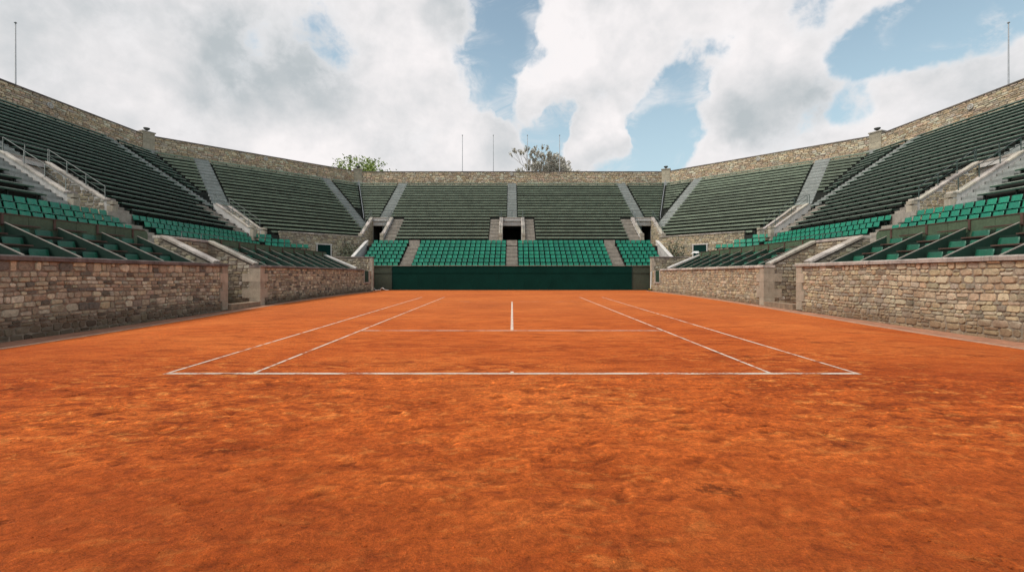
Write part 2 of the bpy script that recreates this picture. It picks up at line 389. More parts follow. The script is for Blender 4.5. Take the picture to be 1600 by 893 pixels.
# ------------------------------------------------------------------ stand frames
S2 = math.sqrt(.5); MIT = math.tan(R(22.5))
class Frame:
    def __init__(s, key, C, e, n, L, m0, m1, sx):
        s.key = key; s.C = Vector(C); s.e = Vector(e); s.n = Vector(n); s.L = L; s.m0 = m0; s.m1 = m1; s.sx = sx
        y = -s.n; s.rz = math.atan2(-y.x, y.y)          # local +y points away from the court
    def P(s, a, o, z=None):
        q = s.C + s.e * a + s.n * o
        return Vector((q.x, q.y)) if z is None else Vector((q.x, q.y, z))
    def rng(s, o, pad=0.0): return s.m0 * o + (pad if s.m0 else 0), s.L - s.m1 * o - (pad if s.m1 else 0)
CX1, CY1, CX2, CY2 = 23.5, 67.9, 41.2, 50.2
YN = 2.0                                                 # how far the side stands reach back beside the viewer
DL = math.hypot(CX2 - CX1, CY1 - CY2)
FR = {'far': Frame('far', (-CX1, CY1), (1, 0), (0, -1), 2 * CX1, MIT, MIT, 0)}
for sx in (-1, 1):
    FR['diag', sx] = Frame('diag', (sx * CX2, CY2), (-sx * S2, S2), (-sx * S2, -S2), DL, MIT, MIT, sx)
    FR['side', sx] = Frame('side', (sx * CX2, YN), (0, 1), (-sx, 0), CY2 - YN, 0, MIT, sx)
NROW = 21; T = 0.70; RZ = 0.464; F1 = 5.70; O1 = 14.8
def row_o(i): return O1 - T * (i - 1)
def row_f(i): return F1 + RZ * (i - 1)
def floor_line(o): return F1 + RZ / T * (15.25 - o)
WALL_B, WALL_T = 14.6, 17.25

# footprints in plan that interrupt rows: (polygon, what)
FOOT = []
def poly_in(p, poly):
    x, y = p; c = False; n = len(poly)
    for i in range(n):
        x1, y1 = poly[i]; x2, y2 = poly[(i + 1) % n]
        if (y1 > y) != (y2 > y) and x < (x2 - x1) * (y - y1) / (y2 - y1) + x1: c = not c
    return c
def rect(fr, a0, a1, o0, o1): return [tuple(fr.P(a, o)) for a, o in ((a0, o0), (a1, o0), (a1, o1), (a0, o1))]
def intervals(fr, o, polys, pad=0.0, step=0.05, minlen=0.5):
    a0, a1 = fr.rng(o, pad); out = []; cur = None
    n = int((a1 - a0) / step)
    for k in range(n + 1):
        a = a0 + (a1 - a0) * k / n
        p = tuple(fr.P(a, o)); bad = any(poly_in(p, q) for q in polys)
        if not bad and cur is None: cur = a
        if bad and cur is not None:
            if a - cur > minlen: out.append((cur, a))
            cur = None
    if cur is not None and a1 - cur > minlen: out.append((cur, a1))
    return out

# vomitories: centre of the low mouth, direction uphill, outer width, length
VOM = []
def vom(low, d, w, L, zl, zh, label, group='stone entrance mouths in the stands'):
    d = Vector(d).normalized(); s = Vector((-d.y, d.x)); low = Vector(low)
    VOM.append(dict(low=low, d=d, s=s, w=w, L=L, zl=zl, zh=zh, label=label))
VW, VL = 2.95, 4.2
far = FR['far']
vom((0, CY1 - 15.0), (0, 1), 3.1, VL, 6.55, 9.0, 'pale concrete entrance mouth at the centre of the far stand')
for sx in (-1, 1):
    vom((sx * 16.75, CY1 - 15.0), (0, 1), VW, VL, 6.55, 9.0, f'stone-sided entrance mouth at the {SIDE[sx]} end of the far stand')
    vom((sx * (CX2 - 15.0), 27.85), (sx, 0), VW, VL, 6.55, 9.0, f'stone-sided entrance mouth in the {SIDE[sx]} side stand nearest the camera')
    vom((sx * 25.5, 44.75), (sx * .99, .12), 2.0, 3.9, 6.35, 8.75, f'narrow entrance mouth at the {SIDE[sx]} corner between side and corner stands')
def vom_poly(v, grow=0.0, back=0.0):
    h = v['w'] / 2 + grow
    return [tuple(v['low'] - v['d'] * .9 + v['s'] * h), tuple(v['low'] - v['d'] * .9 - v['s'] * h),
            tuple(v['low'] + v['d'] * (v['L'] + back) - v['s'] * h), tuple(v['low'] + v['d'] * (v['L'] + back) + v['s'] * h)]
VPOLY = [vom_poly(v) for v in VOM]
TPOLY = [vom_poly(v, -.17) for v in VOM]

# stairs: (frame, a0, a1, o_low, o_high, material)
STAIRS = [(far, CX1 - .64, CX1 + .64, 10.75, .45, 'stair')]
for sx in (-1, 1):
    c = CX1 + sx * 16.5
    STAIRS.append((far, c - .66, c + .66, 10.75, .45, 'stair'))
    a, b = sorted((CX1 + sx * 1.6, CX1 + sx * 2.75)); STAIRS.append((far, a, b, 15.25, 10.35, 'stair_brown'))
    a, b = sorted((CX1 + sx * 15.22, CX1 + sx * 13.95)); STAIRS.append((far, a, b, 15.25, 10.35, 'stair_brown'))
    d = FR['diag', sx]; s = FR['side', sx]
    STAIRS.append((d, 4.25, 5.75, 10.4, .45, 'stair')); STAIRS.append((d, DL - 5.75, DL - 4.5, 12.1, .45, 'stair'))
    STAIRS.append((s, 44.2 - YN, 45.4 - YN, 11.1, .45, 'stair')); STAIRS.append((s, 42.3 - YN, 43.66 - YN, 15.25, 11.0, 'stair_brown'))
    STAIRS.append((s, 27.2 - YN, 28.5 - YN, 10.75, .45, 'stair'))
    STAIRS.append((s, 29.36 - YN, 30.55 - YN, 15.25, 10.35, 'stair_brown')); STAIRS.append((s, 25.15 - YN, 26.34 - YN, 15.25, 10.35, 'stair'))
SPOLY = [rect(st[0], st[1] - .04, st[2] + .04, st[3], st[4]) for st in STAIRS]
# corner flank stair beside the corner mouth (in plan along the mouth)
FLANK = []
for v in VOM:
    if False:
        sgn = -1 if (v['s'].y < 0) else 1
        nn = -v['s'] * sgn                                # towards the camera
        q0 = v['low'] + nn * (v['w'] / 2 + .03); q1 = q0 + nn * 1.35
        FLANK.append((v, q0, q1, nn)); SPOLY.append([tuple(q0 - v['d'] * 1.2), tuple(q1 - v['d'] * 1.2), tuple(q1 + v['d'] * 5.2), tuple(q0 + v['d'] * 5.2)])

# ------------------------------------------------------------------ ground, court
def sstep(x, a, b):
    t = max(0.0, min(1.0, (x - a) / (b - a))); return t * t * (3 - 2 * t)
def ground_z(x, y):
    return -0.27 * sstep(abs(x), 8.8, 13.4) * (1 - sstep(y, 10, 36))
mb = MB()
xs = [-13.9 + 27.8 * k / 100 for k in range(101)]; ys = [-8 + 54.25 * k / 150 for k in range(151)]
mb.add([(x, y, ground_z(x, y)) for y in ys for x in xs],
       [(j * 101 + i, j * 101 + i + 1, (j + 1) * 101 + i + 1, (j + 1) * 101 + i) for j in range(150) for i in range(100)])
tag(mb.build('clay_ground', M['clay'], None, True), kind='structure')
mb = MB(); mb.add([(-3000, -3000, -.7), (3000, -3000, -.7), (3000, 3000, -.7), (-3000, 3000, -.7)], [(0, 1, 2, 3)])
tag(mb.build('ground', M['ground']), kind='structure')

# trodden relief of the clay in front of the baseline: dents with raised rims, ridges and loose crumbs
from mathutils import noise as mn
r = random.Random(21)
PX0, PX1, PY0, PY1, DX, DY = -12.6, 12.6, 1.5, 7.0, .048, .040
nx = int((PX1 - PX0) / DX) + 1; ny = int((PY1 - PY0) / DY) + 1
H = [0.0] * (nx * ny); TN = [1.0] * (nx * ny)
for j in range(ny):
    y = PY0 + j * DY
    for i in range(nx):
        x = PX0 + i * DX
        a = mn.noise((x * 1.1, y * 1.9, 0)); b = mn.noise((x * 3.1 + a, y * 5.2, 3)); c = mn.noise((x * 8 + b, y * 11, 7)); d_ = mn.noise((x * 19, y * 22, 9))
        z = sstep(a, -.25, .35)
        rid = (1 - abs(b) * 2.2); rid = max(rid, 0) ** 3
        H[j * nx + i] = .004 * a + (.012 * rid + .008 * c) * (.35 + .65 * z) + .0045 * d_
        TN[j * nx + i] = 1 + (.26 * (rid - .35) + .34 * c) * (.35 + .65 * z) + .26 * d_
def dent(cx, cy, ln, wd, ang, dep, rim, dark):
    ca, sa = math.cos(ang), math.sin(ang); R_ = ln * 1.7
    for j in range(max(0, int((cy - R_ - PY0) / DY)), min(ny, int((cy + R_ - PY0) / DY) + 2)):
        for i in range(max(0, int((cx - R_ - PX0) / DX)), min(nx, int((cx + R_ - PX0) / DX) + 2)):
            x = PX0 + i * DX - cx; y = PY0 + j * DY - cy
            u = (x * ca + y * sa) / ln; v = (-x * sa + y * ca) / wd
            q = math.sqrt(u * u + v * v) + .35 * mn.noise(((x + cx) * 9, (y + cy) * 9, 2))
            if q < 1: H[j * nx + i] -= dep * (1 - q * q); TN[j * nx + i] *= 1 - dark * (1 - q * q)
            elif q < 1.55 and u > -.3: t = math.sin((q - 1) / .55 * math.pi); H[j * nx + i] += rim * t; TN[j * nx + i] *= 1 + .30 * t
for k in range(330):
    dent(r.uniform(-10, 10), 3.0 + 3.9 * r.random() ** .8, r.uniform(.08, .17), r.uniform(.035, .07), r.gauss(.2, .7), r.uniform(.008, .02), r.uniform(.004, .011), r.uniform(.15, .5))
for k in range(75):
    dent(r.uniform(-9, 9), r.uniform(4.2, 6.8), r.uniform(.25, .55), r.uniform(.03, .055), r.gauss(.1, .45), r.uniform(.005, .012), r.uniform(.005, .011), r.uniform(.1, .35))
mb = MB(); vs = []
for j in range(ny):
    y = PY0 + j * DY
    for i in range(nx):
        x = PX0 + i * DX
        e = min(1, (PY1 - y) / .35, (y - PY0) / .3, (x - PX0) / .8, (PX1 - x) / .8)
        vs.append((x, y, ground_z(x, y) - .004 + e * (.026 + H[j * nx + i])))
mb.v = vs; mb.c = [(t, t * (1 + (t - 1) * .12), t * (1 + (t - 1) * .2)) for t in (max(.35, 1 + (q - 1) * min(1, (PY1 - vs[n][1]) / .3)) for n, q in enumerate(TN))]
mb.f = [(j * nx + i, j * nx + i + 1, (j + 1) * nx + i + 1, (j + 1) * nx + i) for j in range(ny - 1) for i in range(nx - 1)]; mb.m = [0] * len(mb.f)
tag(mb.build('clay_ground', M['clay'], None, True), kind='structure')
mb = MB()
for k in range(5200):
    y = 1.9 + 6.5 * r.random() ** .9; x = r.uniform(-1, 1) * min(12, 1.25 * y + .6)
    if mn.noise((x * .9, y * 1.4, 5)) + r.uniform(-.25, .25) < 0: continue
    sz = r.uniform(.004, .013) * (.7 + y * .05); z = ground_z(x, y) + (.024 if y < 6.7 else .003)
    f = r.uniform(.8, 1.5)
    p = [(x + sz * r.uniform(.7, 1.3), y, z), (x, y + sz * r.uniform(.7, 1.3), z), (x - sz * r.uniform(.7, 1.3), y, z), (x, y - sz * r.uniform(.7, 1.3), z), (x + r.uniform(-.4, .4) * sz, y, z + sz * r.uniform(.5, 1.1))]
    mb.add(p, [(0, 1, 4), (1, 2, 4), (2, 3, 4), (3, 0, 4)], 0, (f, f, f))
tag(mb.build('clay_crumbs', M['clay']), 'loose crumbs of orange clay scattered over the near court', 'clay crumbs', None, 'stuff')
YB = 7.1
def strip(mb, x0, x1, y0, y1, z=0.005):
    mb.add([(x0, y0, z), (x1, y0, z), (x1, y1, z), (x0, y1, z)], [(0, 1, 2, 3)])
def band(mb, xa, xb, y0, y1, hw=.027, z=0.005):
    mb.add([(xa - hw, y0, z), (xa + hw, y0, z), (xb + hw, y1, z), (xb - hw, y1, z)], [(0, 1, 2, 3)])
def line_x(x0, y): return x0 * (1 + .0066 * (y - YB))
mb = MB()
strip(mb, -5.545, 5.545, YB - .05, YB + .05)                                  # near baseline
sx_ = line_x(4.14, YB + 5.46); strip(mb, -sx_, sx_, YB + 5.45, YB + 5.535)     # service line
for x in (-5.518, 5.518, -4.14, 4.14): band(mb, x, line_x(x, YB + 24.6), YB + .05, YB + 24.6)
strip(mb, -.04, .04, YB + 5.525, YB + 19.2); strip(mb, -.025, .025, YB + .05, YB + .15)
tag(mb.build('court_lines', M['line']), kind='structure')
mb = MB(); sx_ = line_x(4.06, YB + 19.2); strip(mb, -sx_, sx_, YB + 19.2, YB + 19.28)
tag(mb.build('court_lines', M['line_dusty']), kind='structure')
def kerb_x(y): return 12.45 + .85 * sstep(y, 8, 27)
for sx in (-1, 1):
    g = MB(); k = MB(); yy = [-7 + j * .5 for j in range(103)]
    for j in range(len(yy) - 1):
        a, b = yy[j], yy[j + 1]; ka, kb = kerb_x(a), kerb_x(b)
        for t0, t1 in ((0, .5), (.5, 1)):
            xa0, xa1 = ka + (13.9 - ka) * t0, ka + (13.9 - ka) * t1; xb0, xb1 = kb + (13.9 - kb) * t0, kb + (13.9 - kb) * t1
            g.add([(sx * xa0, a, ground_z(xa0, a) + .006), (sx * xa1, a, ground_z(xa1, a) + .006),
                   (sx * xb1, b, ground_z(xb1, b) + .006), (sx * xb0, b, ground_z(xb0, b) + .006)], [(0, 1, 2, 3)])
        za, zb = ground_z(ka, a), ground_z(kb, b)
        k.hexa([(sx * (ka - .05), a + .004, za - .05), (sx * (ka + .05), a + .004, za - .05), (sx * (kb + .05), b, zb - .05), (sx * (kb - .05), b, zb - .05),
                (sx * (ka - .05), a + .004, za + .022), (sx * (ka + .05), a + .004, za + .022), (sx * (kb + .05), b, zb + .022), (sx * (kb - .05), b, zb + .022)])
    tag(g.build('path', M['gutter']), kind='structure'); tag(k.build('kerb', M['kerb']), kind='structure')

# ------------------------------------------------------------------ grandstands: terraces and stairs
STANDS = {}
names = {'far': 'far grandstand with centre stairs and rows of pale benches'}
for sx in (-1, 1):
    names['diag', sx] = f'slanting corner grandstand joining the {SIDE[sx]} side to the far stand'
    names['side', sx] = f'long {SIDE[sx]} side grandstand with dark green benches and boxes'
SEATROWS = {'far': 7, 'side': 3, 'diag': 0}
ST, SR, SO, SF = 0.80, 0.467, 15.6, 4.88
def seat_o(k): return SO + ST * k
def seat_f(k): return SF - SR * k
AISLES = {'far': [(CX1 - .64, CX1 + .62), (CX1 - 12.15, CX1 - 10.9), (CX1 + 10.9, CX1 + 12.15)], 'side': [(28.45 - YN, 30.2 - YN)], 'diag': []}
for key, fr in FR.items():
    g = thing('grandstand', names[key], 'grandstand'); STANDS[key] = g
    mb = MB()
    def quadrow(o_front, o_back, z, zup, polys, lim=None):
        om = (o_front + o_back) / 2
        for a0, a1 in intervals(fr, om, polys, 0.0, 0.05, 0.2):
            r0, r1 = fr.rng(om)
            def e0(o): return fr.rng(o)[0] if abs(a0 - r0) < .02 else a0
            def e1(o): return fr.rng(o)[1] if abs(a1 - r1) < .02 else a1
            if lim: 
                a0, a1 = max(a0, lim[0]), min(a1, lim[1])
                if a1 <= a0: continue
            q = [fr.P(e0(o_front), o_front, z), fr.P(e1(o_front), o_front, z), fr.P(e1(o_back), o_back, z), fr.P(e0(o_back), o_back, z)]
            mb.add(q, [(0, 1, 2, 3)])
            mb.add([q[3], q[2], fr.P(e1(o_back), o_back, zup), fr.P(e0(o_back), o_back, zup)], [(0, 1, 2, 3)], 1)
    for i in range(1, NROW + 1):
        o = row_o(i); quadrow(o + .45, o - .25 if i < NROW else 0.0, row_f(i), row_f(i + 1) if i < NROW else row_f(i) + .3, TPOLY)
    quadrow(15.3, 15.25, SF, F1, TPOLY)
    nr = SEATROWS[fr.key]
    lim = (CX1 - 17.0, CX1 + 17.0) if key == 'far' else None
    for k in range(nr): quadrow(seat_o(k) + .5, seat_o(k) - .3, seat_f(k), seat_f(k - 1) if k else SF + .02, [], lim)
    if key == 'far': quadrow(21.65, 20.9, seat_f(6) - .3, seat_f(6), [], lim)
    if fr.key == 'side': quadrow(17.75, 17.7, 2.9, seat_f(2), [])
    mb.build('terrace', [M['terrace'], M['riser']], g)
    # outer back face of the stand, down to the ground
    b = MB(); a0, a1 = fr.rng(0)
    p, q = fr.P(0, -.6), fr.P(fr.L, -.6)
    b.add([(p.x, p.y, -.7), (q.x, q.y, -.7), (q.x, q.y, WALL_B), (p.x, p.y, WALL_B)], [(0, 1, 2, 3)])
    b.build('rear_wall', M['concrete'], g)
def stair_mesh(fr, a0, a1, o_lo, o_hi):
    mb = MB(); k = round((15.25 - o_lo) / .35); o = 15.25 - .35 * k
    while o > o_hi + .1:
        z = F1 + RZ / 2 * k + .012; ob = max(o - .35, 0.02)
        z0 = z - .75
        of = o + .02; sf = (.80, 1.06)[k % 2] * rng.uniform(.9, 1.08)
        mb.hexa([fr.P(a0, of, z0), fr.P(a1, of, z0), fr.P(a1, ob, z0), fr.P(a0, ob, z0), fr.P(a0, of, z), fr.P(a1, of, z), fr.P(a1, ob, z), fr.P(a0, ob, z)],
                0, (sf, sf, sf))
        # step tint alternates darker and lighter
        k += 1; o -= .35
    return mb
for fr, a0, a1, ol, oh, mt in STAIRS:
    key = 'far' if fr.key == 'far' else (fr.key, fr.sx)
    stair_mesh(fr, a0, a1, ol, oh).build('stairway', M[mt], STANDS[key])
for fr_key, fr in FR.items():
    for a0, a1 in AISLES[fr.key]:
        mb = MB(); n = 2 * SEATROWS[fr.key] + (1 if fr.key == 'far' else 4)
        for k in range(-1, n):
            o = 16.1 + .4 * k if k >= 0 else 15.3; ob = o + .4 if k >= 0 else 16.1; z = SF - SR / 2 * (k + 1) + .012
            if z < 2.95 and fr.key == 'side': break
            if fr.key == 'far' and o > 20.8: break
            zb = z - .6 if fr.key == 'far' else 2.0; ob += .02
            mb.hexa([fr.P(a0, ob, zb), fr.P(a1, ob, zb), fr.P(a1, o, zb), fr.P(a0, o, zb),
                     fr.P(a0, ob, z), fr.P(a1, ob, z), fr.P(a1, o, z), fr.P(a0, o, z)], 0, ((.8, .8, .8), (1.06, 1.05, 1.04))[k % 2])
        mb.hexa([fr.P(a0, 15.35, SF), fr.P(a1, 15.35, SF), fr.P(a1, 15.31, SF), fr.P(a0, 15.31, SF), fr.P(a0, 15.35, F1 - .01), fr.P(a1, 15.35, F1 - .01), fr.P(a1, 15.31, F1 - .01), fr.P(a0, 15.31, F1 - .01)])
        mb.build('stairway', M['stair_brown'], STANDS[fr_key])
for v, q0, q1, nn in FLANK:                              # stair beside the corner mouths
    mb = MB(); sx = -1 if v['low'].x < 0 else 1; fr = FR['side', sx]
    n = 15
    for k in range(n):
        t0 = -.9 + .37 * k; t1 = t0 + .37
        c = (q0 + q1) / 2 + v['d'] * t0
        o = abs(CX2 - abs(c.x)); z = floor_line(o) + .03
        P4 = [q0 + v['d'] * t0, q1 + v['d'] * t0, q1 + v['d'] * t1, q0 + v['d'] * t1]
        mb.hexa([(p.x, p.y, z - 1.0) for p in P4] + [(p.x, p.y, z) for p in P4])
    mb.build('stairway', M['stair_brown'], STANDS['side', sx])

# ------------------------------------------------------------------ top walls
def wall_thing(label, cat='stone wall', group=None): return thing('stone_wall', label, cat, group)
tops = [('far', 'rubble parapet wall above the top row of the far stand')]
for sx in (-1, 1):
    tops += [(('diag', sx), f'rubble parapet wall along the top of the {SIDE[sx]} corner stand'),
             (('side', sx), f'rubble parapet wall along the top of the {SIDE[sx]} side stand')]
for ti, (key, lab) in enumerate(tops):
    fr = FR[key]; w = wall_thing(lab); a0, a1 = 0.0, fr.L
    if fr.key == 'side': a0 = 20 - YN
    mb = MB(); z0, z1 = 15.0, WALL_T
    p = [fr.P(a0, 0, z0), fr.P(a1, 0, z0), fr.P(a1, -.6, z0), fr.P(a0, -.6, z0)]
    mb.hexa(p + [q + Vector((0, 0, z1 - z0)) for q in p], 1)
    O = fr.P(a0, 0, 0.0)
    rubble(mb, O, fr.e, fr.n, a1 - a0, 15.1, z1, PAL_TOP, 100 + ti, (0.13, 0.27), (0.22, 0.75), deep=0.05)
    mb.build('masonry', [M['stone'], M['mortar']], w)
    c = MB(); coping_run(c, fr.P(a0 + .3, -.28, z1 + .003), fr.P(a1 - .3, -.28, z1 + .003), .72, .13, 1.2, 40 + ti)
    c.build('coping', M['coping_dark'], w)
# corner pillars with dark urns
for sx in (-1, 1):
    for (cx, cy, nm, ang) in ((CX1, CY1, 'far', 22.5), (CX2, CY2, 'nearer', 67.5)):
        d = Vector((-sx * math.sin(R(ang)), -math.cos(R(ang)), 0)); s = Vector((d.y, -d.x, 0)); c = Vector((sx * cx, cy, 0)) - d * .05
        pl = thing('stone_pillar', f'square ashlar pillar at the {nm} corner of the {SIDE[sx]} top wall', 'pillar', 'corner pillars of the top wall')
        mb = MB(); z = 14.9; r = random.Random(int(cx) + sx)
        while z < 17.55:
            h = min(r.uniform(.42, .6), 17.6 - z)
            f = r.uniform(.8, 1.15); mb.obox(c + Vector((0, 0, z + h / 2)), s * .60, d * .42, Vector((0, 0, h / 2 - .004)), 0, (f, f, f * .96)); z += h
        mb.build('shaft', M['ashlar'], pl)
        mb = MB(); mb.obox(c + Vector((0, 0, 17.66)), s * .68, d * .50, Vector((0, 0, .06))); mb.build('cap', M['coping'], pl)
        mb = MB(); mb.obox(c + d * .75 + Vector((0, 0, 15.0)), s * .5, d * .35, Vector((0, 0, .55))); mb.build('plinth', M['stair'], pl)
        u = thing('stone_urn', f'dark bowl-shaped urn on the {nm} {SIDE[sx]} corner pillar', 'urn', 'urns on the corner pillars', (c.x, c.y, 17.72))
        mb = MB(); mb.lathe((0, 0, 0), [(q * .66, w_ * .66) for q, w_ in ((.30, 0), (.30, .08), (.16, .12), (.15, .26), (.30, .34), (.42, .46), (.47, .56), (.47, .66), (.40, .64), (.30, .5))], 16)
        mb.build('bowl', M['urn'], u, True)
        mb = MB(); mb.box(-.22, .22, -.22, .22, -.004, .05); mb.build('base', M['urn'], u)

# ------------------------------------------------------------------ vomitories
def slope_prism(mb, p, d, s, t, L, prof, mat=0):
    """prof: list of (along, z) polygon; p plan origin; thickness t along s"""
    mb.prism([(p.x + d.x * a - s.x * t / 2, p.y + d.y * a - s.y * t / 2, z) for a, z in prof], (s.x * t, s.y * t, 0), mat)
FLOOR_V = 5.0
def handrail(label, pts, posts=None, h=0.85, mid=True, group='metal handrails of the stands'):
    t = thing('handrail', label, 'handrail', group)
    P = [Vector(p) for p in pts]
    up = Vector((0, 0, h))
    mb = MB(); mb.tube([p + up for p in P], .024, 6); mb.build('top_rail', M['rail_worn'], t, True)
    if mid:
        mb = MB(); mb.tube([p + up * .5 for p in P], .017, 6); mb.build('mid_rail', M['rail_metal'], t, True)
    for i in range(len(P) - 1):
        n = max(1, round((P[i + 1] - P[i]).length / 1.7))
        for k in range(n + (1 if i == len(P) - 2 else 0)):
            q = P[i].lerp(P[i + 1], k / n)
            mb = MB(); mb.tube([q - Vector((0, 0, .05)), q + up], .026, 6); mb.build('post', M['rail_metal'], t, True)
    return t
for vi, v in enumerate(VOM):
    d, s, low, L, zl, zh, w = v['d'], v['s'], v['low'], v['L'], v['zl'], v['zh'], v['w']
    t = thing('entrance_mouth', v['label'], 'entrance', 'stone entrance mouths in the stands')
    centre = abs(low.x) < 1
    pal = PAL_RIGHT if low.x > 0 else PAL_GREY
    for q in (-1, 1):
        c = low + s * (q * (w / 2 - .19))
        par = MB()
        slope_prism(par, c, d, s, .34, L, [(0, FLOOR_V - .6), (0, zl - .12), (.35, zl - .12), (L, zh - .12), (L, FLOOR_V - .6)], 0)
        inner = c - s * (q * .172)
        if not centre:
            def topf(u): return (zl - .13) + max(0, u - .35) / (L - .35) * (zh - zl)
            rubble(par, (inner.x + d.x * .34, inner.y + d.y * .34, 0), d, -s * q, L - .36, FLOOR_V - .2, zh, pal, 300 + vi * 3 + q, (.13, .26), (.22, .6),
                   top=lambda u: topf(u + .34), deep=.03, mat=1)
        po = par.build('parapet', [M['concrete'], M['stone'], M['mortar']], t)
        cp = MB()
        coping_run(cp, (c.x - d.x * .06, c.y - d.y * .06, zl - .117), (c.x + d.x * .36, c.y + d.y * .36, zl - .117), .44, .12, 1, vi)
        coping_run(cp, (c.x + d.x * .37, c.y + d.y * .37, zl - .115), (c.x + d.x * (L + .02), c.y + d.y * (L + .02), zh - .115), .44, .12, 1.1, vi + 9)
        cp.build('coping', M['coping'], po)
        pr = MB(); cc = c - d * .02
        for j in range(5):
            z = FLOOR_V - .5 + j * .40; f = rng.uniform(.85, 1.2)
            pr.obox((cc.x, cc.y, z + .2), s * .2, d * .19, Vector((0, 0, .195 if j < 4 else .115)), 0, (f, f, f))
        pr.build('end_pier', M['ashlar'], po)
    e = low + d * (L + .12); hw = w / 2 - .36
    lin = MB(); zo = zh - 1.12
    lin.obox((e.x, e.y, (zo + zh - .05) / 2), s * (w / 2 - .02), d * .12, Vector((0, 0, (zh - .05 - zo) / 2)))
    for q in (-1, 1):
        c = e + s * (q * (hw + .17)); lin.obox((c.x, c.y, (zo + FLOOR_V - .4) / 2 - .002), s * .165, d * .118, Vector((0, 0, (zo - FLOOR_V + .4) / 2 - .004)))
    lo = lin.build('lintel', M['concrete'], t)
    f = e - d * .14
    m2 = MB(); m2.obox((f.x, f.y, zo + .56), s * .2, d * .018, Vector((0, 0, .13))); m2.build('number_plate', M['plaque'], lo)
    m2 = MB(); c0 = e - d * .125
    for (z, hh) in ((zh - .1, .06), (zo + .05, .05)): m2.obox((c0.x, c0.y, z), s * (hw + .1), d * .03, Vector((0, 0, hh)))
    m2.build('moulding', M['coping'], lo)
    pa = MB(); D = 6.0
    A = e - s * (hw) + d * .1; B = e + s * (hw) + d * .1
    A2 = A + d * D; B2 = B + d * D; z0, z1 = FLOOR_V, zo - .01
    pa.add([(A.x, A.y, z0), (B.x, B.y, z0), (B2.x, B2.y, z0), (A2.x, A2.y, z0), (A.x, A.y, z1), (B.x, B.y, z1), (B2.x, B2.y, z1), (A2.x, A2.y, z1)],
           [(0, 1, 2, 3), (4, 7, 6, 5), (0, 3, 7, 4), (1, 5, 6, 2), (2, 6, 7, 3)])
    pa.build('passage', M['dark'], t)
    fl = MB(); A = low - d * .95 - s * (w / 2 - .02); B = low - d * .95 + s * (w / 2 - .02); A2 = A + d * (L + 1.2); B2 = B + d * (L + 1.2)
    fl.add([(A.x, A.y, FLOOR_V - .01), (B.x, B.y, FLOOR_V - .01), (B2.x, B2.y, FLOOR_V - .01), (A2.x, A2.y, FLOOR_V - .01)], [(0, 1, 2, 3)])
    fl.build('landing', M['stair_brown'], t)
    where = v['label'].split('entrance mouth ')[1]
    sl = zh - zl
    for q in (-1, 1):
        c = low + s * (q * (w / 2 - .19)); cb = c + d * .45; ct = c + d * L
        side_word = 'left' if (c - low).x < -.3 else 'right' if (c - low).x > .3 else ('nearer' if (c - low).y < 0 else 'further')
        handrail(f'sloping {side_word} handrail of the entrance {where}', [(cb.x, cb.y, zl + .02), (ct.x, ct.y, zh)], h=.8)
    c1 = low + d * (L + .1) - s * (w / 2); c2 = low + d * (L + .1) + s * (w / 2)
    handrail(f'level guard rail over the entrance {where}', [(c1.x, c1.y, zh - .05), (c2.x, c2.y, zh - .05)], h=.85)

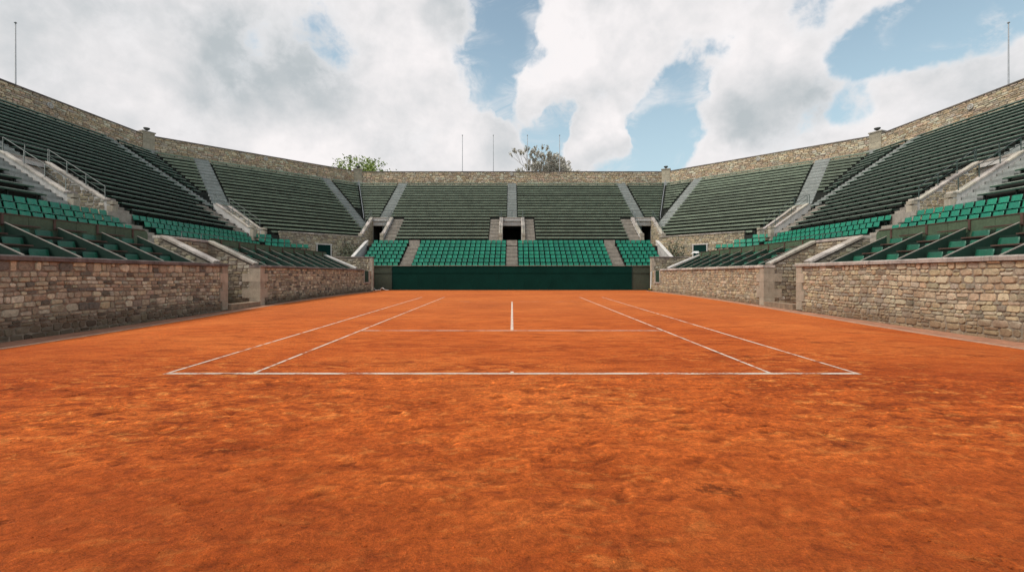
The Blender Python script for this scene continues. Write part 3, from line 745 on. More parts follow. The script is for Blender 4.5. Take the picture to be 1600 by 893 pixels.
# ------------------------------------------------------------------ front walls, entrances, boxes
BOXTOP = {}
for sx in (-1, 1):
    L_ = SIDE[sx]; pal = PAL_LEFT if sx < 0 else PAL_RIGHT
    def W(x, y, z): return Vector((sx * x, y, z))
    for (y0, y1, lab, sd) in ((0.0, 21.6, f'near rubble wall edging the clay on the {L_}, before the court entrance', 11), (24.4, 43.9, f'further rubble wall edging the clay on the {L_}, beyond the court entrance', 12)):
        w = wall_thing(lab, 'stone wall', 'low walls around the clay'); mb = MB()
        p = [W(13.87, y0, -.7), W(13.87, y1, -.7), W(14.35, y1, -.7), W(14.35, y0, -.7)]
        mb.hexa(p + [q + Vector((0, 0, 2.68)) for q in p], 1)
        hole = (lambda u, z: False)
        if y1 > 40: hole = lambda u, z: 41.55 < u + 24.4 < 43.0 and z > .85
        rubble(mb, (sx * 13.87, y0, 0), (0, 1), (-sx, 0), y1 - y0 - (.02), -.45, 1.985, pal, 20 + sd + sx, (.09, .25), (.14, .46), skip=lambda u, z: hole(u, z) or (y1 < 22 and u > 21.2) or (y0 > 20 and u < .42), deep=.032, wavy=.05)
        # dressed quoins at the entrance
        z = -.1; k = 0
        while z < 1.95:
            h = min([.42, .5, .38, .46, .4][k % 5], 1.98 - z); ln = [.42, .72][k % 2] if y0 > 20 else [.4, .55][k % 2]
            f = rng.uniform(.85, 1.1)
            if y1 < 22: ya, yb = y1 - ln, y1 + .012
            else: ya, yb = y0 - .012, y0 + ln
            xa, xb = 13.80, 14.4 + (.4 if k % 2 else 0)
            mb.hexa([W(xa, ya, z + .006), W(xa, yb, z + .006), W(xb, yb, z + .006), W(xb, ya, z + .006), W(xa, ya, z + h), W(xa, yb, z + h), W(xb, yb, z + h), W(xb, ya, z + h)], 2, (f, f * .98, f * .95))
            z += h; k += 1
        mb.build('masonry', [M['stone_low'], M['mortar'], M['ashlar']], w)
        c = MB()
        ye = 41.4 if y1 > 40 else y1
        coping_run(c, W(14.09, y0 - .03, 1.985), W(14.09, ye + .05, 1.985), .66, .145, 1.1, 60 + sd)
        c.build('coping', M['coping_dark'] if sx < 0 else M['coping'], w)
        if y1 > 40:                                       # little shuttered window near the far end
            c = MB()
            c.hexa([W(13.78, 41.5, .78), W(13.78, 43.1, .78), W(14.2, 43.1, .78), W(14.2, 41.5, .78), W(13.78, 41.5, .9), W(13.78, 43.1, .9), W(14.2, 43.1, .9), W(14.2, 41.5, .9)])
            for ya, yb in ((41.5, 41.68), (42.92, 43.12)):
                c.hexa([W(13.80, ya, .902), W(13.80, yb, .902), W(14.2, yb, .902), W(14.2, ya, .902), W(13.80, ya, 2.0), W(13.80, yb, 2.0), W(14.2, yb, 2.0), W(14.2, ya, 2.0)])
            c.build('window_frame', M['coping'], w)
            c = MB()
            c.hexa([W(13.86, 41.7, .91), W(13.86, 42.9, .91), W(13.9, 42.9, .91), W(13.9, 41.7, .91), W(13.86, 41.7, 1.99), W(13.86, 42.9, 1.99), W(13.9, 42.9, 1.99), W(13.9, 41.7, 1.99)])
            for k in range(12):
                z = .95 + k * .086; c.hexa([W(13.835, 41.74, z), W(13.835, 42.86, z), W(13.857, 42.86, z + .03), W(13.857, 41.74, z + .03), W(13.838, 41.74, z + .02), W(13.838, 42.86, z + .02), W(13.857, 42.86, z + .06), W(13.857, 41.74, z + .06)])
            c.build('shutter', M['shutter'], w)
    # court entrance: two sloping parapets and a back wall
    w = thing('court_entrance', f'open stone court entrance with sloping parapets in the {L_} wall', 'entrance', 'court entrances in the side walls')
    for (ya, yb, sd) in ((21.18, 21.56, 1), (24.44, 24.82, 2)):
        mb = MB()
        mb.prism([W(x, ya, z) for x, z in ((14.37, -.6), (14.37, 2.13), (16.75, 3.30), (17.05, 3.30), (17.05, -.6))], (0, yb - ya, 0), 1)
        rubble(mb, (sx * 14.37, ya - .002, 0), (sx, 0), (0, -1), 2.66, -.2, 3.3, PAL_GREY, 70 + sd + sx, (.13, .26), (.2, .55), top=lambda u: 2.12 + u * .49, deep=.03)
        po = mb.build('parapet', [M['stone_low'], M['mortar']], w)
        c = MB(); coping_run(c, W(14.2, (ya + yb) / 2, 2.135), W(16.72, (ya + yb) / 2, 3.36), .5, .13, .85, 80 + sd)
        c.build('coping', M['coping'], po)
    mb = MB(); mb.hexa([W(16.7, 21.565, -.6), W(17.05, 21.565, -.6), W(17.05, 24.435, -.6), W(16.7, 24.435, -.6), W(16.7, 21.565, 3.3), W(17.05, 21.565, 3.3), W(17.05, 24.435, 3.3), W(16.7, 24.435, 3.3)], 1)
    rubble(mb, (sx * 16.698, 21.6, 0), (0, 1), (-sx, 0), 2.8, 0, 3.3, PAL_GREY, 90 + sx, (.13, .26), (.2, .55), deep=.03)
    bw = mb.build('back_wall', [M['stone_low'], M['mortar']], w)
    c = MB(); coping_run(c, W(16.9, 21.2, 3.34), W(16.9, 24.8, 3.34), .5, .13, .9, 5); c.build('coping', M['coping'], bw)
    c = MB(); c.hexa([W(13.72, 21.75, -.3), W(13.72, 24.25, -.3), W(14.3, 24.25, -.3), W(14.3, 21.75, -.3), W(13.72, 21.75, .13), W(13.72, 24.25, .13), W(14.3, 24.25, .13), W(14.3, 21.75, .13)])
    c.build('step', M['step_wood'], w)
    c = MB(); c.add([W(13.9, 21.6, .03), W(17.0, 21.6, .03), W(17.0, 24.4, .03), W(13.9, 24.4, .03)], [(0, 1, 2, 3)]); c.build('landing', M['gutter'], w)
    # promenade behind the boxes
    c = MB(); pts = [(16.98, 0), (23.5, 0), (23.5, 41.5), (27.6, 45.6), (17.25, 54.0), (17.25, 44.9), (16.98, 44.9)]
    c.add([W(x, y, 2.93) for x, y in pts], [tuple(range(len(pts)))])
    tag(c.build('promenade', M['stair_brown']), kind='structure')
    # box terraces
    for (y0, y1, nm) in ((2.0, 21.15, 'before'), (24.85, 40.0, 'beyond')):
        bt = thing('box_terrace', f'stepped green-stained floor of the {L_} boxes {nm} the court entrance', 'terrace')
        c = MB()
        for (xa, xb, z) in ((14.36, 15.15, 1.6), (15.15, 15.95, 1.98), (15.95, 16.95, 2.36)):
            c.hexa([W(xa, y0, z - 1), W(xb, y0, z - 1), W(xb, y1, z - 1), W(xa, y1, z - 1), W(xa, y0, z), W(xb, y0, z), W(xb, y1, z), W(xa, y1, z)])
        c.build('steps', M['terrace'], bt)
        # long panel behind the boxes
        pb = thing('box_back_panel', f'long faded green panel fence behind the {L_} boxes {nm} the court entrance', 'panel fence')
        ye = 20.6 if nm == 'before' else 40.4; ys_ = 2.0 if nm == 'before' else 24.9
        n = round((ye - ys_) / 1.72)
        for k in range(n):
            a = ys_ + (ye - ys_) * k / n; b = ys_ + (ye - ys_) * (k + 1) / n - .012
            z1 = 3.60
            prof = [(a, 2.362), (b, 2.362), (b, z1), (a, z1)]
            if k == n - 1 and nm == 'before': prof = [(a, 2.362), (b, 2.362), (b, z1 - .16), (b - .05, z1 - .05), (b - .16, z1), (a, z1)]
            c = MB(); c.prism([W(16.86, y, z) for y, z in prof], (sx * .05, 0, 0)); c.build('panel', M['panel_green'], pb)
        c = MB(); c.hexa([W(16.84, ys_, z1 + .002), W(16.84, ye - .17, z1 + .002), W(16.93, ye - .17, z1 + .002), W(16.93, ys_, z1 + .002), W(16.84, ys_, z1 + .035), W(16.84, ye - .17, z1 + .035), W(16.93, ye - .17, z1 + .035), W(16.93, ys_, z1 + .035)])
        c.build('cap_rail', M['rail_wood'], pb)
        for k in range(n):
            y = ys_ + (ye - ys_) * (k + .5) / n
            c = MB(); c.hexa([W(16.815, y - .035, 3.22), W(16.815, y + .035, 3.22), W(16.858, y + .035, 3.22), W(16.858, y - .035, 3.22), W(16.815, y - .035, 3.60), W(16.815, y + .035, 3.60), W(16.858, y + .035, 3.60), W(16.858, y - .035, 3.60)])
            c.build('post', M['rail_wood'], pb)
    # end parapet with white coping
    w = wall_thing(f'sloping end wall with pale coping closing the {L_} boxes at the far end', 'stone wall')
    mb = MB(); mb.prism([W(x, 40.05, z) for x, z in ((14.37, -.6), (14.37, 2.13), (16.8, 3.25), (17.05, 3.25), (17.05, -.6))], (0, .3, 0)); mb.build('masonry', M['mortar'], w)
    c = MB(); coping_run(c, W(14.1, 40.2, 2.135), W(16.9, 40.2, 3.30), .44, .14, .9, 6); c.build('coping', M['concrete'], w)
    # low return wall next to the backstop
    w = wall_thing(f'low rubble return wall between the {L_} boxes and the far seats', 'stone wall'); mb = MB()
    p = [W(14.15, 45.0, -.6), W(20.5, 45.0, -.6), W(20.5, 45.4, -.6), W(14.15, 45.4, -.6)]
    mb.hexa(p + [q + Vector((0, 0, 3.9)) for q in p], 1)
    rubble(mb, (sx * 14.5, 44.998, 0), (sx, 0), (0, -1), 6.0, .0, 3.3, PAL_GREY, 140 + sx, (.13, .26), (.2, .55), deep=.03)
    for k in range(8):
        ln = [.42, .3][k % 2]; f = rng.uniform(.9, 1.2)
        mb.hexa([W(14.1, 44.95, k * .41 + .005), W(14.1 + ln, 44.95, k * .41 + .005), W(14.1 + ln, 45.42, k * .41 + .005), W(14.1, 45.42, k * .41 + .005), W(14.1, 44.95, k * .41 + .41), W(14.1 + ln, 44.95, k * .41 + .41), W(14.1 + ln, 45.42, k * .41 + .41), W(14.1, 45.42, k * .41 + .41)], 2, (f, f, f))
    mb.build('masonry', [M['stone'], M['mortar'], M['ashlar']], w)
    c = MB(); coping_run(c, W(14.06, 45.2, 3.31), W(20.5, 45.2, 3.31), .52, .13, 1.1, 7); c.build('coping', M['coping_dark'], w)
    # parapet beside the far seats
    w = wall_thing(f'sloping concrete parapet at the {L_} end of the far green seats', 'parapet'); mb = MB()
    mb.prism([W(17.0, y, z) for y, z in ((45.42, 2.0), (45.42, 3.05), (47.0, 3.05), (52.6, 5.55), (52.6, 2.0))], (sx * .3, 0, 0)); mb.build('wall', M['concrete'], w)
    c = MB(); coping_run(c, W(17.15, 46.9, 3.06), W(17.15, 52.6, 5.58), .40, .12, 1.2, 8); c.build('coping', M['concrete'], w)
    # rubble wall under the corner stand, with a door
    fr = FR['diag', sx]; w = wall_thing(f'rubble wall with dark door under the {L_} corner stand', 'stone wall')
    m0, m1 = fr.rng(15.35); a0, a1 = m0 + 2.75, m1
    mb = MB(); p = [fr.P(a0, 15.33, 2.5), fr.P(a1, 15.33, 2.5), fr.P(a1 - .1, 14.9, 2.5), fr.P(a0, 14.9, 2.5)]
    mb.hexa(p + [q + Vector((0, 0, 3.5)) for q in p], 1)
    # door position
    dq = None
    for k in range(400):
        a = a0 + (a1 - a0) * k / 400; q = fr.P(a, 15.35)
        if abs(q.x) / q.y < .423: dq = a; break
    rubble(mb, fr.P(a0, 15.33, 0.0), fr.e, fr.n, a1 - a0, 2.8, 5.98, PAL_RIGHT if sx > 0 else PAL_GREY, 150 + sx, (.15, .28), (.22, .6), deep=.035,
           skip=lambda u, z: abs(u + a0 - dq) < .88 and z < 4.98)
    mb.build('masonry', [M['stone'], M['mortar']], w)
    c = MB()
    coping_run(c, fr.P(a0 - .05, 15.15, 5.99), fr.P(a1 - .3, 15.15, 5.99), .55, .12, 1.1, 9); c.build('coping', M['coping'], w)
    c = MB()
    for q in (-1, 1):
        cc = fr.P(dq + q * .77, 15.38, 3.9); c.obox(cc, Vector((*fr.e, 0)) * .05, Vector((*fr.n, 0)) * .06, Vector((0, 0, 1.0)))
    cc = fr.P(dq, 15.38, 4.96); c.obox(cc, Vector((*fr.e, 0)) * .9, Vector((*fr.n, 0)) * .065, Vector((0, 0, .055)))
    c.build('door_frame', M['concrete'], w)
    c = MB(); cc = fr.P(dq, 15.36, 3.9); c.obox(cc, Vector((*fr.e, 0)) * .715, Vector((*fr.n, 0)) * .025, Vector((0, 0, .995)))
    for q in (-1, 0, 1):
        cc = fr.P(dq + q * .45, 15.388, 3.9); c.obox(cc, Vector((*fr.e, 0)) * .19, Vector((*fr.n, 0)) * .012, Vector((0, 0, .85)))
    c.build('door', M['door'], w)

# ------------------------------------------------------------------ box partitions, rails and chairs
def part_mesh():
    pass
seat_cache = {}
def shell_profile(prof, w0, w1, round_top, thick, nx=7):
    """sheet swept along prof [(y,z)], width w0->w1, top corners rounded"""
    mb = MB(); n = len(prof); pts = []
    for k, (y, z) in enumerate(prof):
        t = k / (n - 1); w = w0 + (w1 - w0) * t
        if k >= n - 2 and round_top: w *= (1 - round_top * (1.0 if k == n - 1 else .35))
        for i in range(nx):
            u = -1 + 2 * i / (nx - 1); pts.append((u * w / 2, y - .03 * (1 - u * u) * (0.5 - t) * 0 + .028 * (1 - u * u), z))
    top = len(pts)
    pts += [(x, y + thick, z - thick * .4) for x, y, z in pts]
    fs = []
    for k in range(n - 1):
        for i in range(nx - 1):
            a = k * nx + i; fs += [(a, a + 1, a + nx + 1, a + nx), (top + a, top + a + nx, top + a + nx + 1, top + a + 1)]
    for k in range(n - 1):
        a = k * nx; b = a + nx - 1
        fs += [(a, a + nx, top + a + nx, top + a), (b, top + b, top + b + nx, b + nx)]
    for i in range(nx - 1):
        fs += [(i, top + i, top + i + 1, i + 1), ((n - 1) * nx + i, (n - 1) * nx + i + 1, top + (n - 1) * nx + i + 1, top + (n - 1) * nx + i)]
    mb.add(pts, fs); return mb
def seat_parts(w, kind):
    pan = shell_profile([(-.225, .405), (-.235, .43), (-.20, .45), (-.05, .44), (.10, .43), (.16, .445)], w, w * .96, 0, .015)
    back = shell_profile([(.165, .455), (.18, .52), (.20, .60), (.224, .70), (.24, .77), (.245, .795)], w * .96, w, .10, .022)
    sup = MB(); sup.box(-.05, .05, -.16, .19, .36, .40); sup.box(-.035, .035, .05, .12, 0, .36); sup.box(-w / 2 - .03, w / 2 + .03, .16, .20, .36, .41)
    return pan, back, sup
TINTS = [(1, 1, 1), (.86, .92, .9), (1.1, 1.06, 1.0), (.95, .9, .92), (1.25, 1.12, 1.1)]
SEATM = []
for tv in TINTS:
    pan, back, sup = seat_parts(.495, 'seat')
    pan.c = [(tv[0] * .5, tv[1] * .5, tv[2] * .5)] * len(pan.v); back.c = [tv] * len(back.v)  # pan tint darkened to carry the shade below the backrest
    SEATM.append((pan.mesh('seat_pan', [M['seat']], True), back.mesh('seat_back', [M['seat']], True), sup.mesh('seat_bracket', [M['seat_frame']])))
pan, back, sup = seat_parts(.60, 'box')
BOXM = (pan.mesh('box_seat_pan', [M['box_seat']], True), back.mesh('box_seat_back', [M['box_seat']], True), sup.mesh('box_seat_bracket', [M['seat_frame']]))

def place_seat(name, meshes, loc, rz, label, cat, group):
    t = thing(name, label, cat, group, loc, rz)
    for nm, me in zip(('seat_pan', 'backrest', 'bracket'), meshes): link(nm, me, t)
    return t
ROWN = ['front', 'middle', 'back']
for sx in (-1, 1):
    L_ = SIDE[sx]; fr = FR['side', sx]
    def W(x, y, z): return Vector((sx * x, y, z))
    lists = (('before', [19.75 - 1.72 * k for k in range(7)]), ('beyond', [25.6 + 1.72 * k for k in range(9)]))
    for nm, ysl in lists:
        pm = MB(); pm.prism([(0, 0, 2.14)] and [(sx * x, -.025, z) for x, z in ((14.43, 1.55), (14.43, 2.128), (14.16, 2.136), (16.62, 3.28), (16.62, 2.365), (15.952, 2.365), (15.952, 1.985), (15.152, 1.985), (15.152, 1.605))], (0, .05, 0))
        pme = pm.mesh('box_partition', [M['box_green']])
        cm = MB(); cm.beam((sx * 14.12, 0, 2.15), (sx * 16.64, 0, 3.302), .05, .022); cme = cm.mesh('edge_strip', [M['cap']])
        for k, y in enumerate(ysl):
            word = 'sloping dark green partition with pale edge, ' + ORD[k + 1] + f' {nm} the {L_} court entrance'
            t = thing('box_partition', word, 'partition', 'partitions between the boxes', (0, y, 0))
            link('board', pme, t); link('edge_strip', cme, t)
            if k == len(ysl) - 1: continue
            y0, y1 = sorted((y, ysl[k + 1])); yc = (y0 + y1) / 2
            rl = thing('box_rail', f'red-brown rails of the {ORD[k + 1]} box {nm} the {L_} court entrance', 'rail', 'wooden rails in the boxes')
            for j in range(3):
                x = 15.12 + .8 * j; z = 2.5 + .38 * j
                c = MB(); c.hexa([W(x - .03, y0 + .03, z - .022), W(x - .03, y1 - .03, z - .022), W(x + .07, y1 - .03, z - .022), W(x + .07, y0 + .03, z - .022), W(x - .03, y0 + .03, z + .02), W(x - .03, y1 - .03, z + .02), W(x + .07, y1 - .03, z + .02), W(x + .07, y0 + .03, z + .02)])
                c.v = [(vx, y0 + .03 + (vy - y0 - .03) * .68, vz) for vx, vy, vz in c.v]
                c.build('rail', M['rail_wood'], rl)
                if j < 2:
                    c = MB(); c.hexa([W(x + .04, y0 + .03, z - .5), W(x + .04, y1 - .03, z - .5), W(x + .06, y1 - .03, z - .5), W(x + .06, y0 + .03, z - .5), W(x + .04, y0 + .03, z - .024), W(x + .04, y1 - .03, z - .024), W(x + .06, y1 - .03, z - .024), W(x + .06, y0 + .03, z - .024)])
                    c.build('rail_board', M['box_green'], rl)
                for q, wd in ((-1, 'nearer'), (1, 'further')):
                    jit = rng.uniform(-.05, .05)
                    place_seat('box_chair', BOXM, W(14.82 + .8 * j, yc + q * .40 + jit, 1.6 + .38 * j), fr.rz + rng.uniform(-.06, .06),  # plain box seat, has no arms
                               f'green box seat, {ROWN[j]} row, {wd} chair, {ORD[k + 1]} box {nm} {L_} court entrance', 'box seat', 'seats inside the boxes')

# ------------------------------------------------------------------ green seats
cands = []                                               # (key, loc, rz, label)
PITCH = .595
def seat_span(fr, k, a0, a1, from_start, fmt):
    n = int((a1 - a0) / PITCH)
    for i in range(n):
        a = (a0 + PITCH * (i + .5)) if from_start else (a1 - PITCH * (i + .5))
        p = fr.P(a, seat_o(k), seat_f(k)); cands.append((p.length, p, fr.rz, fmt.format(n=ORD[i + 1] if i + 1 < len(ORD) else str(i + 1))))
FARROW = ['top', 'second highest', 'third highest', 'middle', 'third lowest', 'second lowest', 'lowest']
for k in range(7):
    r_ = FARROW[k]
    seat_span(far, k, CX1 + .68, CX1 + 10.86, True, 'green seat, ' + r_ + ' row, {n} right of the far centre aisle')
    seat_span(far, k, CX1 - 10.86, CX1 - .68, False, 'green seat, ' + r_ + ' row, {n} left of the far centre aisle')
    outer = 16.75 if k <= 4 else 14.9
    seat_span(far, k, CX1 + 12.2, CX1 + 16.8, True, 'green seat, ' + r_ + ' row, {n} outward from the far right aisle')
    seat_span(far, k, CX1 - 16.8, CX1 - 12.2, False, 'green seat, ' + r_ + ' row, {n} outward from the far left aisle')
SROW = ['back', 'middle', 'front']
for sx in (-1, 1):
    L_ = SIDE[sx]; s = FR['side', sx]; dg = FR['diag', sx]
    for k in range(3):
        seat_span(s, k, 15.5 - YN, 28.4 - YN, False, f'green seat, {SROW[k]} row, ' + '{n}' + f' on the camera side of the {L_} aisle')
        a1 = s.rng(seat_o(k))[1]
        n0 = len(cands)
        seat_span(s, k, 30.25 - YN, a1 - .1, True, f'green seat, {SROW[k]} row, ' + '{n}' + f' beyond the {L_} aisle')
        m0 = dg.rng(seat_o(k))[0]; ext = (1.9, 3.2, 4.4)[k]
        seat_span(dg, k, m0 + .1, m0 + ext, True, f'green seat, {SROW[k]} row, ' + '{n}' + f' after the bend at the {L_} corner')
vis = [c for c in cands if abs(c[1].x) / c[1].y < 1.30]
hid = [c for c in cands if abs(c[1].x) / c[1].y >= 1.30]
vis.sort(key=lambda c: c[0])
r = random.Random(3)
for c in vis[:300]:
    me = SEATM[r.choices(range(5), (6, 4, 3, 3, 1))[0]]
    place_seat('stadium_seat', me, c[1], c[2] + r.uniform(-.025, .025), c[3], 'seat', 'green plastic stadium seats')
rest = MB()
for c in vis[300:]:
    pan, back, sup = seat_parts(.495, 'seat'); tv = r.choices(TINTS, (6, 4, 3, 3, 1))[0]
    mt = Matrix.Translation(c[1]) @ Matrix.Rotation(c[2] + r.uniform(-.02, .02), 4, 'Z')
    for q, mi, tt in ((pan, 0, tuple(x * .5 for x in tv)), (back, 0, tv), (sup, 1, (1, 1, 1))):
        rest.add([mt @ Vector(p) for p in q.v], q.f, mi, tt)
o = rest.build('stadium_seat', [M['seat'], M['seat_frame']], None, False)
tag(o, 'upper rows of bright green plastic seats in the far stand', 'seat', 'green plastic stadium seats', 'stuff')
for sx in (-1, 1):                                       # concrete filler under the seats that bend round the corner
    fr = FR['diag', sx]; mb = MB()
    for k in range(3):
        o_ = seat_o(k); m0 = fr.rng(o_)[0]; ext = (2.0, 3.3, 4.5)[k]
        mb.hexa([fr.P(m0 - .25, o_ + .5, 2.9), fr.P(m0 + ext, o_ + .5, 2.9), fr.P(m0 + ext, o_ - .3, 2.9), fr.P(m0 - .25, o_ - .3, 2.9),
                 fr.P(m0 - .25, o_ + .5, seat_f(k)), fr.P(m0 + ext, o_ + .5, seat_f(k)), fr.P(m0 + ext, o_ - .3, seat_f(k)), fr.P(m0 - .25, o_ - .3, seat_f(k))])
    mb.build('seat_terrace', M['terrace'], STANDS['diag', sx])

# ------------------------------------------------------------------ benches
def bench_boards(Ln, lo=.27):
    """front board and seat plank, local x along the bench, -y towards the court, origin on the tread"""
    p = MB(); h = Ln / 2
    p.hexa([(-h, -.17, .385), (h, -.17, .385), (h, .16, .375), (-h, .16, .375), (-h, -.17, .425), (h, -.17, .425), (h, .16, .415), (-h, .16, .415)])
    f = MB(); f.hexa([(-h, -.183, lo), (h, -.183, lo), (h, -.163, lo), (-h, -.163, lo), (-h, -.195, .395), (h, -.195, .395), (h, -.172, .395), (-h, -.172, .395)])
    n = MB(); n.hexa([(-h, -.202, .388), (h, -.202, .388), (h, -.171, .388), (-h, -.171, .388), (-h, -.185, .43), (h, -.185, .43), (h, -.171, .43), (-h, -.171, .43)])
    return p, f, n
br = MB(); br.box(-.03, .03, -.15, .12, .31, .374); br.box(-.03, .03, -.02, .05, 0, .31); br.box(-.03, .03, .12, .24, .20, .26); BRM = br.mesh('bench_bracket', [M['bracket']])
bcache = {}
def bench_meshes(Ln, style):
    k = (round(Ln, 1), style)
    if k not in bcache:
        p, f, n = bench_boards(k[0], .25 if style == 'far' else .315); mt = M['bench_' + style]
        if style == 'far':
            all_ = MB()
            all_.add(p.v, p.f, 0); all_.add(f.v, f.f, 0); all_.add(n.v, n.f, 1)
            nb = max(2, round(k[0] / 1.3))
            for j in range(nb):
                x = -k[0] / 2 + .25 + (k[0] - .5) * j / (nb - 1); all_.add([(a + x, b, c) for a, b, c in br.v], br.f, 2)
            bcache[k] = all_.mesh('bench', [mt, M['bench_far'], M['bracket']])
        else: bcache[k] = (p.mesh('seat_plank', [mt]), f.mesh('front_board', [mt]), n.mesh('worn_edge', [M['bench_worn']]))
    return bcache[k]
def bench_block(fr, a, i):
    x = fr.P(a, row_o(i))
    if fr.key == 'far':
        if x.x < -16.5: return 'left end of the far stand'
        if x.x > 16.5: return 'right end of the far stand'
        return 'far stand left of its centre' if x.x < 0 else 'far stand right of its centre'
    L_ = SIDE[fr.sx]
    if fr.key == 'diag':
        if a < 5 + .42 * 0 and a < 4.9: return f'{L_} corner stand, near pillar'
        if a > DL - 5.1: return f'{L_} corner stand, far pillar'
        return f'{L_} corner stand, middle block'
    y = x.y
    if y > 44.7: return f'{L_} side stand, corner pillar end'
    if y > 27.85: return f'{L_} side stand beyond its entrance'
    return f'{L_} side stand before its entrance'
SEEN = set()
for key, fr in FR.items():
    style = 'far' if fr.key != 'side' else 'side'
    for i in range(1, NROW + 1):
        o = row_o(i)
        for a0, a1 in sorted(intervals(fr, o, VPOLY + SPOLY, .22, .05, .75), key=lambda q: q[0] - q[1]):
            if fr.key == 'side':
                # only as far back as the photograph could see, with a little margin
                lim = max(YN, (CX2 - o) / 1.75) - YN
                if a1 < lim: continue
                a0 = max(a0, lim)
                if a1 - a0 < .7: continue
            a0 += .06; a1 -= .06; am = (a0 + a1) / 2
            lab = ('pale' if style == 'far' else 'dark') + f' green bench, {ORD[NROW + 1 - i]} row from the top, ' + bench_block(fr, am, i)
            if lab in SEEN: lab = 'short ' + lab
            if lab in SEEN or len(lab.split()) > 16: continue
            SEEN.add(lab); p = fr.P(am, o, row_f(i)); Ln = a1 - a0
            ms = bench_meshes(Ln, style)
            if style == 'far':
                b = link('bench', ms, None, p + Vector((0, 0, rng.uniform(-.012, .012))), fr.rz + rng.uniform(-.0012, .0012)); tag(b, lab, 'bench', 'long benches in the stands')
            else:
                b = thing('bench', lab, 'bench', 'long benches in the stands', p, fr.rz)
                for nm, me in zip(('seat_plank', 'front_board', 'worn_edge'), ms): link(nm, me, b)
                Lr = round(Ln, 1); nb = max(2, round(Lr / 1.35))
                for j in range(nb): link('bracket', BRM, b, (-Lr / 2 + .2 + (Lr - .4) * j / (nb - 1), 0, 0))

# ------------------------------------------------------------------ backstop
t = thing('backstop', 'long deep green backstop screen with grey-green end panels behind the court', 'backstop screen')
mb = MB(); n = 9
for k in range(n):
    a = -12.48 + 24.96 * k / n; b = -12.48 + 24.96 * (k + 1) / n
    mb.box(a + .003, b - .003, 46.28, 46.34, .10, 2.50)
mb.build('screen', M['backstop'], t)
for sx in (-1, 1):
    a, b = sorted((sx * 12.50, sx * 14.35)); mb = MB(); mb.box(a, b, 46.30, 46.38, .06, 2.52); mb.build('end_panel', M['backstop_end'], t)
    mb = MB(); mb.box(sx * 12.49 - .025, sx * 12.49 + .025, 46.24, 46.298, .05, 2.51); mb.build('post', M['seat_frame'], t)
mb = MB(); mb.box(-14.4, 14.4, 46.22, 46.42, 2.523, 2.575); mb.build('top_rail', M['cap'], t)
mb = MB(); mb.box(-14.35, 14.35, 46.2, 46.275, -.05, .075); mb.build('base_board', M['seat_frame'], t)

# ------------------------------------------------------------------ guard rails in front of the further seats
for sx in (-1, 1):
    x = CX2 - 17.75
    handrail(f'short guard rail in front of the {SIDE[sx]} seats beyond the aisle', [(sx * x, 31.6, 3.9), (sx * x, 37.5, 3.9)], h=.75)
    c1 = Vector((sx * (CX1 - .414 * 1.4), CY1 - 1.4, 0)); c2 = Vector((sx * (CX1 - .414 * 10.6), CY1 - 10.6, 0))
    tt = thing('drain_pipe', f'thin pale pipe running down the {SIDE[sx]} fold of the far stand', 'pipe', 'pipes down the folds of the stand')
    mb = MB(); mb.tube([(c1.x, c1.y, 15.75), (c2.x, c2.y, 9.25)], .05, 6); mb.build('pipe', M['steel'], tt, True)
    mb = MB()
    for k in range(6):
        q = c1.lerp(c2, k / 5); z = 15.75 + (9.25 - 15.75) * k / 5; mb.tube([(q.x, q.y, z - .35), (q.x, q.y, z)], .025, 5)
    mb.build('clamp', M['steel'], tt, True)

# ------------------------------------------------------------------ plaques, poles, oddments
def plaque(p, n, label):
    n = Vector((n[0], n[1], 0)); rz = math.atan2(-n.x, n.y)      # local +y out of the wall
    t = thing('wall_plaque', label, 'plaque', 'round plaques on the top wall', p, rz)
    mb = MB(); k = 20
    ring = []
    for i in range(k):
        a = 2 * math.pi * i / k; ring.append((math.cos(a), math.sin(a)))
    vs = []
    for rr, y in ((.27, .0), (.27, .06), (.21, .075), (.195, .045)): vs += [(c * rr, y, s_ * rr) for c, s_ in ring]
    fs = [(j * k + i, j * k + (i + 1) % k, (j + 1) * k + (i + 1) % k, (j + 1) * k + i) for j in range(3) for i in range(k)]
    mb.add(vs, fs); mb.build('rim', M['plaque'], t, True)
    mb = MB(); mb.add([(c * .2, .047, s_ * .2) for c, s_ in ring], [tuple(range(k))]); mb.build('face', M['coping'], t)
    mb = MB(); mb.prism([(-.07, .049, .1), (.07, .049, .1), (.085, .049, .0), (0, .049, -.12), (-.085, .049, .0)], (0, .025, 0)); mb.build('emblem', M['plaque'], t)
plaque((-.05, CY1 - .07, 16.95), (0, -1), 'small round pale plaque on the far top wall')
for sx in (-1, 1):
    fr = FR['diag', sx]; q = fr.P(12.2, .07); plaque((q.x, q.y, 16.9), fr.n, f'round pale plaque midway along the {SIDE[sx]} corner top wall')
    fr = FR['side', sx]; plaque((sx * (CX2 - .07), 39.9 if sx > 0 else 39.6, 16.65), fr.n, f'round pale plaque on the {SIDE[sx]} side top wall')
def pole(x, y, z0, z1, label, r0=.065):
    t = thing('flagpole', label, 'flagpole', 'bare flagpoles behind the top wall', (x, y, z0))
    mb = MB(); mb.tube([(0, 0, 0), (0, 0, z1 - z0)], [r0, r0 * .6], 8); mb.build('pole', M['steel'], t, True)
    mb = MB(); mb.lathe((0, 0, z1 - z0), [(.02, 0), (.09, .03), (.09, .1), (.02, .14)], 8); mb.build('finial', M['steel'], t, True)
    mb = MB(); mb.box(-.14, .14, -.14, .14, -.1, .12); mb.build('base', M['coping'], t)
for x, w in ((-7.7, 'first'), (-2.9, 'second'), (2.4, 'third'), (7.4, 'fourth')): pole(x, CY1 + 1.2, 15.8, 23.2, f'thin bare flagpole behind the far wall, {w} from the left')
